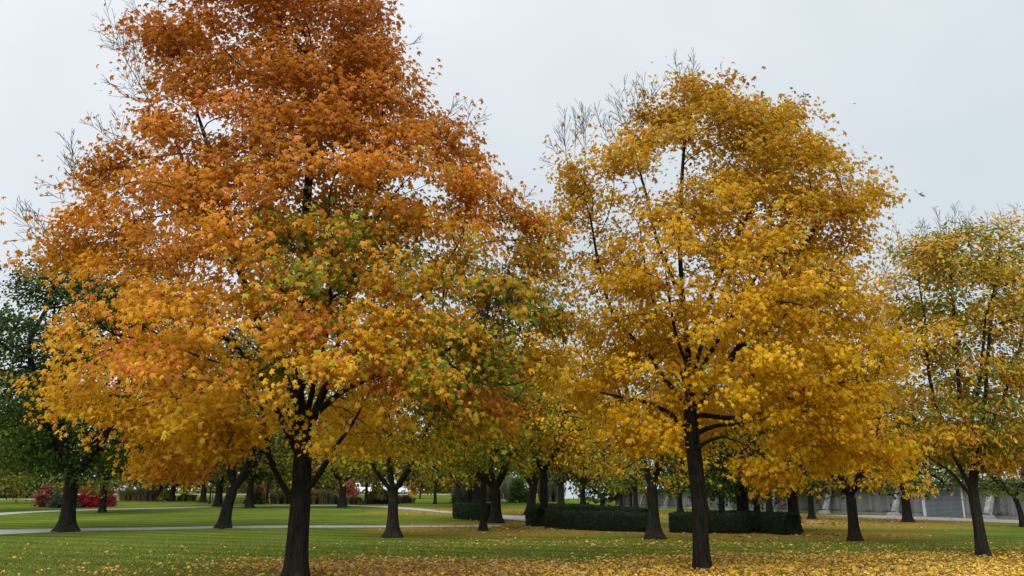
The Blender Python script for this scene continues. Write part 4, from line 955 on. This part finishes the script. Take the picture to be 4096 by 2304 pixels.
# ------------------------------------------------------------------ long low building with slanted buttress fins
def building():
    A = fac(156.0); B = fac(30.0); L = float(np.linalg.norm(B-A)); ang = math.atan2(B[1]-A[1], B[0]-A[0])
    root = empty('long_building', (A[0], A[1], 0.0), ang)          # local x runs from the far end to the near end, -y is outward
    tag(root, 'long low grey concrete building with slanted white fins and a roll-up door', 'building')
    lx = lambda y: (156.0-y)/126.0*L
    wall_m, t, b = new_mat('wall_panel'); N = t.nodes; K = t.links
    tcn = N.new('ShaderNodeTexCoord'); sx = N.new('ShaderNodeMapping'); sx.inputs['Scale'].default_value = (3.0, 1, 0.25)
    n1 = N.new('ShaderNodeTexNoise'); n1.inputs['Scale'].default_value = 1.4; n1.inputs['Detail'].default_value = 6
    K.new(tcn.outputs['Object'], sx.inputs[0]); K.new(sx.outputs[0], n1.inputs['Vector'])
    r1 = N.new('ShaderNodeValToRGB'); r1.color_ramp.elements[0].position = 0.3; r1.color_ramp.elements[1].position = 0.7
    r1.color_ramp.elements[0].color = (0.11, 0.11, 0.115, 1); r1.color_ramp.elements[1].color = (0.25, 0.25, 0.256, 1); K.new(n1.outputs['Fac'], r1.inputs[0])
    sp = N.new('ShaderNodeSeparateXYZ'); K.new(tcn.outputs['Object'], sp.inputs[0])        # algae growing up from the ground
    ad = N.new('ShaderNodeMath'); ad.operation = 'MULTIPLY_ADD'; ad.inputs[1].default_value = 0.9; n2 = N.new('ShaderNodeTexNoise'); n2.inputs['Scale'].default_value = 0.9; n2.inputs['Detail'].default_value = 5
    K.new(tcn.outputs['Object'], n2.inputs['Vector']); K.new(n2.outputs['Fac'], ad.inputs[0]); sb = N.new('ShaderNodeMath'); sb.operation = 'MULTIPLY'; sb.inputs[1].default_value = -1; K.new(sp.outputs['Z'], sb.inputs[0]); K.new(sb.outputs[0], ad.inputs[2])
    r2 = N.new('ShaderNodeValToRGB'); r2.color_ramp.elements[0].position = 0.0; r2.color_ramp.elements[1].position = 0.22
    r2.color_ramp.elements[0].color = (0, 0, 0, 1); r2.color_ramp.elements[1].color = (0.9, 0.9, 0.9, 1); K.new(ad.outputs[0], r2.inputs[0])
    mxx = N.new('ShaderNodeMixRGB'); mxx.inputs[2].default_value = (0.045, 0.05, 0.032, 1); K.new(r2.outputs[0], mxx.inputs[0]); K.new(r1.outputs[0], mxx.inputs[1]); K.new(mxx.outputs[0], b.inputs['Base Color'])
    b.inputs['Roughness'].default_value = 0.9
    D0, D1 = lx(71.7), lx(67.1); H = 2.62; DEP = 12.0
    core = MB(); core.box((0.4, 0.30, -0.3), (L-0.4, DEP, H-0.02)); core.build('wall', wall_m, root)
    # front wall panels of about 2.7 m, joints recessed
    joints = [x for x in np.arange(0.0, L, 2.72)]
    shared = {}
    for i, x0 in enumerate(joints):
        x1 = min(x0+2.70, L)
        for a, c in ((x0, min(x1, D0-0.12)), (max(x0, D1+0.12), x1)):
            if c-a < 0.15: continue
            if x0 < D0 and a >= D1 and x1 < D1: continue
            m = MB(); m.box((0, 0, 0), (round(c-a, 3), 0.28, H)); o = m.build('wall_panel', wall_m, root, 0.01); o.location = (a, 0, -0.02)
    m = MB(); m.box((D0-0.12, 0.0, 2.30), (D1+0.12, 0.28, H-0.02)); m.build('door_header', M_CONC, root)
    fr = MB(); fr.box((D0-0.12, -0.05, 0), (D0, 0.25, 2.3)); fr.box((D1, -0.05, 0), (D1+0.12, 0.25, 2.3)); fr.box((D0, -0.05, 2.2), (D1, 0.25, 2.298)); fr.build('door_frame', M_WHITE, root)
    d = MB(); n = 22; h = 2.2/n; m_st = plain('steel_slat', (0.26, 0.29, 0.31), 0.45, 0.35, noise=0.12, nscale=3)
    door = MB(); door.box((D0, 0.20, 0), (D1, 0.27, 2.2)); dr = door.build('roll_up_door', M_DARK, root)
    sl = MB(); k = 7
    for j in range(k):
        pass
    prof = [(0.20, 0.0), (0.145, h*0.15), (0.13, h*0.5), (0.145, h*0.85), (0.20, h*0.93)]
    for q in range(len(prof)-1):
        (y0, z0), (y1, z1) = prof[q], prof[q+1]; sl.poly([(D0+0.01, y0, z0), (D1-0.01, y0, z0), (D1-0.01, y1, z1), (D0+0.01, y1, z1)])
    first = sl.build('slat', m_st, dr)
    for i in range(1, n):
        o = first.copy(); COL.objects.link(o); o.parent = dr; o.location = (0, 0, i*h)
    # roof slab with overhang, and its thin metal edge
    rf = MB(); rf.box((-0.9, -1.0, H), (L+0.5, DEP+0.8, H+0.16)); o = rf.build('roof', M_CONC, root)
    tr = MB(); tr.box((-0.93, -1.03, H+0.10), (L+0.5, -1.003, H+0.19)); tr.build('roof_edge', M_DARK, o)
    pl = MB(); pl.box((0.05, -0.08, -0.1), (D0-0.3, -0.003, 0.24)); pl.box((D1+0.3, -0.08, -0.1), (L, -0.003, 0.24)); pl.build('plinth', M_CONC, root)
    # slanted fins: hollow slabs leaning outwards, ending above small footings
    fin_m = plain('fin_white', (0.28, 0.295, 0.30), 0.7, noise=0.4, nscale=2.2)
    def fin(xc, d_out, wid, thick):
        p = []
        for (yy, zz) in ((-d_out-thick, 0.42), (-d_out, 0.26), (-0.02, H-0.03), (-0.02-thick, H-0.03)):
            p.append((yy, zz))
        m = MB(); x0, x1 = xc-wid/2, xc+wid/2
        m.hexa([(x0, p[0][0], p[0][1]), (x1, p[0][0], p[0][1]), (x1, p[1][0], p[1][1]), (x0, p[1][0], p[1][1]),
                (x0, p[3][0], p[3][1]), (x1, p[3][0], p[3][1]), (x1, p[2][0], p[2][1]), (x0, p[2][0], p[2][1])])
        o = m.build('fin', fin_m, root, 0.02)
        f = MB(); f.hexa([(xc-0.55, -d_out-0.75, -0.1), (xc+0.55, -d_out-0.75, -0.1), (xc+0.55, -d_out+0.25, -0.1), (xc-0.55, -d_out+0.25, -0.1),
                          (xc-0.32, -d_out-0.55, 0.32), (xc+0.32, -d_out-0.55, 0.32), (xc+0.32, -d_out+0.1, 0.32), (xc-0.32, -d_out+0.1, 0.32)])
        f.cyl((xc, -d_out-0.15, 0.25), (xc, -d_out-0.1, 0.5), 0.12, 0.12, 8)
        f.build('footing', M_CONC, o)
    y = 52.6
    while y < 152: fin(lx(y), 0.85, 0.5, 0.30); y += 10.85
    fin(0.32, 1.9, 0.5, 0.3)
building()

# ------------------------------------------------------------------ vehicles on the far road
def wheel(root, x, y, r=0.36, w=0.24):
    m = MB(); m.cyl((x, y-w/2, r), (x, y+w/2, r), r, r, 18); t = m.build('wheel', M_TYRE, root)
    s = 1 if y > 0 else -1
    q = MB(); q.cyl((x, y+s*(w/2-0.01), r), (x, y+s*(w/2+0.015), r), r*0.62, r*0.55, 14); q.build('rim', M_RIM, t)
def pickup(label, loc, rz):
    root = empty('pickup_truck', loc, rz); tag(root, label, 'pickup truck', 'vehicles on the far road')
    # nose towards -x
    def arch(x0, r=0.46, z=0.36):
        return [(x0+r*math.cos(a), z+r*math.sin(a)) for a in np.linspace(math.pi, 0, 9)]
    low = [(-2.75, 0.42)]+[(p[0], max(p[1], 0.42)) for p in arch(-1.85)]+[(p[0], max(p[1], 0.42)) for p in arch(1.65)]+[(2.75, 0.45)]
    top = [(2.78, 1.12), (0.75, 1.14), (-1.05, 1.13), (-2.45, 1.02), (-2.72, 0.92), (-2.80, 0.6)]
    b = MB(); b.prism(low+top, -0.93, 0.93); b.build('body', M_WHITE, root, 0.04)
    c = MB(); pr = [(-1.0, 1.12), (-0.35, 1.72), (0.0, 1.80), (0.72, 1.78), (0.80, 1.12)]
    c.prism(pr, -0.80, 0.80); cab = c.build('cab', M_WHITE, root, 0.05)
    for s in (-1, 1):
        g = MB(); g.prism([(-0.72, 1.17), (-0.26, 1.62), (0.12, 1.67), (0.12, 1.17)], s*0.803, s*0.812); g.build('side_window', M_GLASS, cab)
        g = MB(); g.prism([(0.24, 1.17), (0.24, 1.67), (0.62, 1.67), (0.68, 1.17)], s*0.803, s*0.812); g.build('side_window', M_GLASS, cab)
        d = MB(); d.box((-0.75, s*0.932-0.004, 0.5), (-0.74, s*0.932+0.004, 1.12)); d.box((0.24, s*0.932-0.004, 0.5), (0.25, s*0.932+0.004, 1.12)); d.build('door_seam', M_DARK, root)
        h = MB(); h.box((0.05, s*0.935-0.012, 0.93), (0.18, s*0.935+0.012, 0.97)); h.build('door_handle', M_DARK, root)
        k = MB(); k.box((-0.78, s*0.98-0.09, 1.08), (-0.66, s*0.98+0.09, 1.26)); k.build('mirror', M_DARK, root, 0.02)
        h = MB(); h.box((-2.81, s*0.68-0.16, 0.70), (-2.70, s*0.68+0.16, 0.86)); h.build('headlight', M_RIM, root, 0.02)
        h = MB(); h.box((2.74, s*0.82-0.07, 0.75), (2.80, s*0.82+0.07, 1.05)); h.build('tail_light', plain('tail_red', (0.35, 0.02, 0.02), 0.3), root)
    w = MB(); w.poly([(-0.98, -0.70, 1.15), (-0.98, 0.70, 1.15), (-0.37, 0.66, 1.715), (-0.37, -0.66, 1.715)]); o = w.build('windscreen', M_GLASS, cab); o.location = (-0.012, 0, 0.008)
    bd = MB(); bd.box((0.95, -0.80, 1.125), (2.70, 0.80, 1.165)); bd.build('bed_opening', M_DARK, root)
    for x in (-2.86, 2.80):
        m = MB(); m.box((x-0.07, -0.9, 0.42), (x+0.07, 0.9, 0.60)); m.build('bumper', M_RIM, root, 0.02)
    for x in (-1.85, 1.65):
        for s in (-1, 1): wheel(root, x, s*0.80)
    lb = MB(); lb.box((-0.05, -0.55, 1.83), (0.25, 0.55, 1.90)); lb.box((-0.02, -0.4, 1.78), (0.2, -0.3, 1.84)); lb.box((-0.02, 0.3, 1.78), (0.2, 0.4, 1.84)); lb.build('light_bar', M_DARK, cab)
    return root
x, y = G(359.5, 494.2)
pickup('white extended-cab pickup truck on the far road behind the grass border', (x, 140.5, gzf(x, 140.5)+0.045), 0.05)
def box_truck(label, loc, rz):
    root = empty('box_truck', loc, rz); tag(root, label, 'truck', 'vehicles on the far road')
    b = MB(); b.prism([(-1.2, 0.65), (-1.2, 2.0), (-0.9, 2.1), (1.6, 2.1), (1.6, 0.65)], -0.9, 0.9); b.build('cargo_box', M_WHITE, root, 0.04)
    c = MB(); c.prism([(-2.5, 0.45), (-2.55, 1.0), (-1.9, 1.15), (-1.45, 1.85), (-1.2, 1.9), (-1.2, 0.45)], -0.85, 0.85); cab = c.build('cab', M_WHITE, root, 0.04)
    for s in (-1, 1):
        g = MB(); g.prism([(-1.85, 1.18), (-1.48, 1.72), (-1.25, 1.72), (-1.25, 1.18)], s*0.853, s*0.862); g.build('side_window', M_GLASS, cab)
        g = MB(); g.prism([(-0.5, 1.2), (-0.5, 1.8), (0.9, 1.8), (0.9, 1.2)], s*0.903, s*0.912); g.build('side_window', plain('teal_glass', (0.05, 0.10, 0.10), 0.2), root)
        for x in (-1.9, 1.0): wheel(root, x, s*0.78)
    f = MB(); f.box((-2.3, -0.7, 0.42), (1.55, 0.7, 0.645)); f.build('chassis', M_DARK, root)
    return root
x, y = G(405, 493.0)
box_truck('white boxy utility truck with teal side window on the far crest', (-20.4, 146.0, gzf(-20.4, 146.0)), 0.2)
def car(label, loc, rz):
    root = empty('parked_car', loc, rz); tag(root, label, 'car', 'vehicles on the far road')
    pr = [(-2.2, 0.3), (-2.25, 0.7), (-1.2, 0.9), (2.15, 0.95), (2.2, 0.35)]
    b = MB(); b.prism(pr, -0.88, 0.88); b.build('body', M_WHITE, root, 0.06)
    c = MB(); c.prism([(-1.2, 0.9), (-0.5, 1.38), (0.9, 1.4), (1.7, 0.95)], -0.76, 0.76); c.build('cabin', M_GLASS, root, 0.05)
    r = MB(); r.prism([(-0.52, 1.37), (-0.45, 1.43), (0.85, 1.44), (0.95, 1.39)], -0.74, 0.74); r.build('roof', M_WHITE, root, 0.02)
    for x in (-1.4, 1.35):
        for s in (-1, 1): wheel(root, x, s*0.80, 0.32, 0.2)
    for s in (-1, 1):
        h = MB(); h.box((-2.26, s*0.6-0.15, 0.55), (-2.18, s*0.6+0.15, 0.68)); h.build('headlight', M_RIM, root)
car('low white car parked next to the boxy utility truck', (-17.0, 143.0, gzf(-17.0, 143.0)+0.05), 0.1)

# ------------------------------------------------------------------ small things
x, y = G(264.8, 498.3)
bn = empty('blue_bin', (x, y, gzf(x, y))); tag(bn, 'blue plastic bin on a post in the shrub border', 'bin')
m = MB(); m.cyl((0, 0, -0.1), (0, 0, 0.55), 0.05, 0.05, 8); m.build('post', M_DARK, bn)
m = MB(); m.cyl((0, 0, 0.5), (0, 0, 1.15), 0.19, 0.23, 16); b_ = m.build('bin_body', M_BLUE, bn)
m = MB(); m.cyl((0, 0, 1.15), (0, 0, 1.22), 0.25, 0.20, 16); m.build('lid', M_BLUE, bn)
x, y = G(163.0, 498.2)
m = MB(); rb = np.random.default_rng(3)
for i in range(9):
    ph = math.pi*i/8
    for j in range(14):
        th = 2*math.pi*j/14; k_ = 1+0.12*math.sin(3*th+i)+0.08*rb.normal()
        m.v.append((0.62*k_*math.sin(ph)*math.cos(th), 0.5*k_*math.sin(ph)*math.sin(th), 0.55+0.60*math.cos(ph)*(1+0.1*math.cos(th))))
for i in range(8):
    for j in range(14): m.f.append((i*14+j, i*14+(j+1) % 14, (i+1)*14+(j+1) % 14, (i+1)*14+j))
o = m.build('boulder', M_ROCK, None, smooth=True); o.location = (x, y, gzf(x, y)-0.02); tag(o, 'pale grey rounded boulder half hidden among tan grasses', 'boulder')
for (px, py), lb in zip(((212.3, 500.6), (215.8, 499.8), (185.5, 499.6)), ('short grey post between the dark trunks', 'short grey post right of the twin-trunked tree', 'short pale post among the tan grasses')):
    x, y = G(px, py); p = empty('bollard', (x, y, gzf(x, y))); tag(p, lb, 'post', 'short posts by the far path')
    m = MB(); m.cyl((0, 0, -0.1), (0, 0, 0.85), 0.09, 0.08, 10); m.build('shaft', M_CONC, p); m = MB(); m.cyl((0, 0, 0.85), (0, 0, 0.93), 0.10, 0.05, 10); m.build('cap', M_DARK, p)
x, y = G(508, 501.0); rl = empty('railing', (x, y, gzf(x, y))); tag(rl, 'black metal railing on a low concrete ledge by the green mound', 'railing')
m = MB(); m.box((-1.1, -0.45, -0.2), (1.1, 0.45, 0.16)); m.build('ledge', M_PATH, rl, 0.02)
m = MB(); m.box((-1.0, -0.03, 0.80), (1.0, 0.03, 0.86)); m.build('top_rail', M_DARK, rl)
m = MB(); m.box((-1.0, -0.02, 0.24), (1.0, 0.02, 0.29)); m.build('bottom_rail', M_DARK, rl)
bar = None
for i in range(15):
    if bar is None: m = MB(); m.cyl((0, 0, 0.24), (0, 0, 0.82), 0.022, 0.022, 6); bar = m.build('bar', M_DARK, rl); o = bar
    else: o = bar.copy(); COL.objects.link(o); o.parent = rl
    o.location = (-0.94+i*0.134, 0, 0)
for sx in (-0.99, -0.55, 0.99):
    m = MB(); m.cyl((sx, 0, 0.1), (sx, 0, 0.9), 0.035, 0.035, 8); m.build('post', M_CONC if sx == -0.55 else M_DARK, rl)

# ------------------------------------------------------------------ grass blades on the near lawn
def grass_blades():
    r = np.random.default_rng(41); N = 190000
    y = 13.5+(r.uniform(size=N)**1.7)*27; x = (r.uniform(size=N)*2-1)*(0.66*y+0.6)
    keep = (r.uniform(size=N) > 0.8*np.clip(litter_density(x, y)/60, 0, 1)) & (r.uniform(size=N) > S((y-20)/18)); x, y = x[keep], y[keep]; n = len(x)
    h = r.uniform(0.025, 0.062, n); a = r.uniform(0, 6.28, n); ln = r.uniform(0.2, 0.9, n)*h; w = 0.0042+0.00022*y
    z = gz(x, y)-0.004; b = np.stack([x, y, z], 1); dv = np.stack([np.cos(a)*ln, np.sin(a)*ln, h], 1); a2 = r.uniform(-0.8, 0.8, n); sdv = np.stack([np.cos(a2), np.sin(a2), np.zeros(n)], 1)*w[:, None]
    V = np.stack([b-sdv, b+sdv, b+dv], 1).reshape(-1, 3)
    st = 0.5+0.5*np.sin(0.42*(x*math.sin(math.radians(24))*-1+y*math.cos(math.radians(24))))
    c = np.where((r.uniform(size=n) < 0.20)[:, None], (0.22, 0.19, 0.05), np.array((0.092, 0.138, 0.022))*(0.85+0.3*st[:, None]))
    o = link('grass', mesh_np('grass', V, np.arange(3*n).reshape(-1, 3), np.repeat(jit_col(c, r, n, 0.25), 3, 0), [M_LEAF_FAR]))
    tag(o, 'short mown green grass of the near lawn', 'grass', kind='stuff')
grass_blades()

# ------------------------------------------------------------------ fallen leaves
def litter():
    r = np.random.default_rng(51)
    y = 13.0+(r.uniform(size=190000)**1.25)*25; x = (r.uniform(size=190000)*2-1)*(0.66*y+1.0)
    # density of the proposal per m2, to thin it down to the wanted one
    yy = (y-13.0)/25; pd = 190000*(1/1.25)*np.maximum(yy, 1e-4)**(1/1.25-1)/25/(2*(0.66*y+1.0))
    keep = r.uniform(size=len(x)) < litter_density(x, y)/pd*1.25
    x, y = x[keep], y[keep]; n = len(x)
    for T in (T1, T2):
        far = np.hypot(x-T[0], y-T[1]) > 0.24; x, y = x[far], y[far]
    n = len(x)
    pos = np.stack([x, y, gz(x, y)+r.uniform(0.012, 0.05, n)], 1)
    nor = unit(np.array([0, 0, 1.0])+r.normal(size=(n, 3))*np.array([0.33, 0.33, 0])); tip = unit(r.normal(size=(n, 3))*np.array([1, 1, 0.05])); tip = unit(tip-nor*np.sum(tip*nor, 1, keepdims=True))
    fr_ = (np.cross(tip, nor), tip, nor); size = 0.092*r.uniform(0.5, 1.3, n)
    left = 1-S((x+1.5-0.12*(y-16))/5.0)                     # orange and tan under the orange maple, yellow under the other
    u = r.uniform(size=n); pal = np.array([(0.74, 0.48, 0.04), (0.70, 0.40, 0.04), (0.66, 0.47, 0.17), (0.52, 0.29, 0.07), (0.38, 0.20, 0.07), (0.64, 0.28, 0.04), (0.16, 0.09, 0.045)])
    wy = np.cumsum([0.36, 0.22, 0.20, 0.10, 0.05, 0.04, 0.03]); wo_ = np.cumsum([0.12, 0.12, 0.24, 0.22, 0.12, 0.14, 0.04])
    ky = np.searchsorted(wy/wy[-1], u).clip(0, 6); ko = np.searchsorted(wo_/wo_[-1], u).clip(0, 6)
    col = pal[np.where(r.uniform(size=n) < left, ko, ky)]
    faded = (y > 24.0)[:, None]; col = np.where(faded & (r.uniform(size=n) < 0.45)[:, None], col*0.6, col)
    col = jit_col(col, r, n, 0.15, 0.05)
    pj = project(pos); vis = (pj[:, 0] > 2) & (pj[:, 0] < 1022) & (pj[:, 1] < 574)
    score = size/y*(0.4+np.abs(nor[:, 1]))*vis
    top = np.argsort(-score)[:300]; kp = np.ones(n, bool); kp[top] = False
    near = kp & (y < 21); far = kp & (y >= 21)
    V = []
    o = link('fallen_leaves', leaves_mesh('fallen_leaves', MAPLE, pos[near], tuple(f[near] for f in fr_), size[near], col[near], M_LITTER, r, (0.3, 3.0)))
    tag(o, 'thick carpet of fallen yellow and tan maple leaves', 'fallen leaves', kind='stuff')
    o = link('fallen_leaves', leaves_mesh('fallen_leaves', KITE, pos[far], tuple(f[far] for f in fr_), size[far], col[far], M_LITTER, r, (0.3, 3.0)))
    tag(o, 'thinner scatter of fallen leaves on the grass beyond the carpet', 'fallen leaves', kind='stuff')
    shared = []
    for ch in np.array_split(top[np.argsort(col[top, 1])], 30):
        me = leaves_mesh('fallen_leaf', MAPLE, np.zeros((1, 3)), (np.array([[1., 0, 0]]), np.array([[0, 1., 0]]), np.array([[0, 0, 1.]])), [1.0], col[ch[len(ch)//2]][None], M_LITTER, r, (0.6, 3.0))
        for i in ch:
            o = link('fallen_leaf', me); o.matrix_world = Matrix([[fr_[0][i][a]*size[i], fr_[1][i][a]*size[i], fr_[2][i][a]*size[i], pos[i][a]] for a in range(3)]+[[0, 0, 0, 1]])
            c_ = me.color_attributes[0].data[0].color
            hue = 'dark brown' if c_[0] < 0.3 else 'brown' if c_[0] < 0.45 else 'orange' if c_[1] < 0.45*c_[0] else 'pale tan' if c_[2] > 0.11 else 'russet gold' if c_[1] < 0.6*c_[0] else 'yellow'
            where = 'close round the orange maple trunk' if math.hypot(pos[i][0]-T1[0], pos[i][1]-T1[1]) < 2.2 else 'close round the yellow maple trunk' if math.hypot(pos[i][0]-T2[0], pos[i][1]-T2[1]) < 2.2 else 'left of the orange maple trunk' if pos[i][0] < T1[0] else 'between the two maple trunks' if pos[i][0] < T2[0] else 'past the yellow maple towards the twiggy tree'
            tag(o, hue+' fallen leaf on the carpet '+where, 'leaf', 'loose leaves on top of the leaf carpet')
    # brown litter far back under the trees and by the building
    P, Cc = [], []
    for c, rad, sft in BROWN:
        k = int(9*(rad+sft*0.5)**2); a = r.uniform(0, 6.28, k); q = np.abs(r.normal(size=k))*(rad+sft*0.4)*0.62
        p = np.stack([c[0]+q*np.cos(a), c[1]+q*np.sin(a)], 1); P.append(p)
    P = np.concatenate(P); ok = P[:, 0] < 48.25-0.1875*P[:, 1]-0.4; P = P[ok]; n = len(P)
    pos = np.stack([P[:, 0], P[:, 1], gz(P[:, 0], P[:, 1])+r.uniform(0.03, 0.06, n)], 1)
    nor = unit(np.array([0, 0, 1.0])+r.normal(size=(n, 3))*np.array([0.3, 0.3, 0])); tip = unit(r.normal(size=(n, 3))*np.array([1, 1, 0.05])); tip = unit(tip-nor*np.sum(tip*nor, 1, keepdims=True))
    col = jit_col(np.array([(0.30, 0.13, 0.05), (0.22, 0.10, 0.05), (0.42, 0.24, 0.05), (0.36, 0.26, 0.14)])[r.integers(4, size=n)], r, n, 0.2)
    o = link('fallen_leaves', leaves_mesh('fallen_leaves', KITE, pos, (np.cross(tip, nor), tip, nor), 0.17*r.uniform(0.6, 1.2, n), col, M_LITTER, r, (0.3, 2.5)))
    tag(o, 'reddish brown leaf litter on the walk and by the grey building', 'fallen leaves', kind='stuff')
litter()

# leaves in the air
for (px, py, yy, c, lb, sz) in ((920.5, 193.2, 15.0, (0.20, 0.17, 0.09), 'small curled leaf falling through the open sky', 0.13), (712, 538, T2[1]-0.25, (0.62, 0.60, 0.05), 'bright lemon leaf dropping just beside the yellow maple trunk', 0.15)):
    p = on_plane(px, py, yy)
    me = leaves_mesh('falling_leaf', MAPLE, np.zeros((1, 3)), (np.array([[0.35, 0.9, 0.25]]), np.array([[0.45, 0.1, -0.88]]), unit(np.array([[-0.8, 0.5, -0.3]]))), [sz], np.array([c]), M_LEAF, rr, (2.2, 2.3))
    o = link('falling_leaf', me); o.location = p; tag(o, lb, 'leaf')
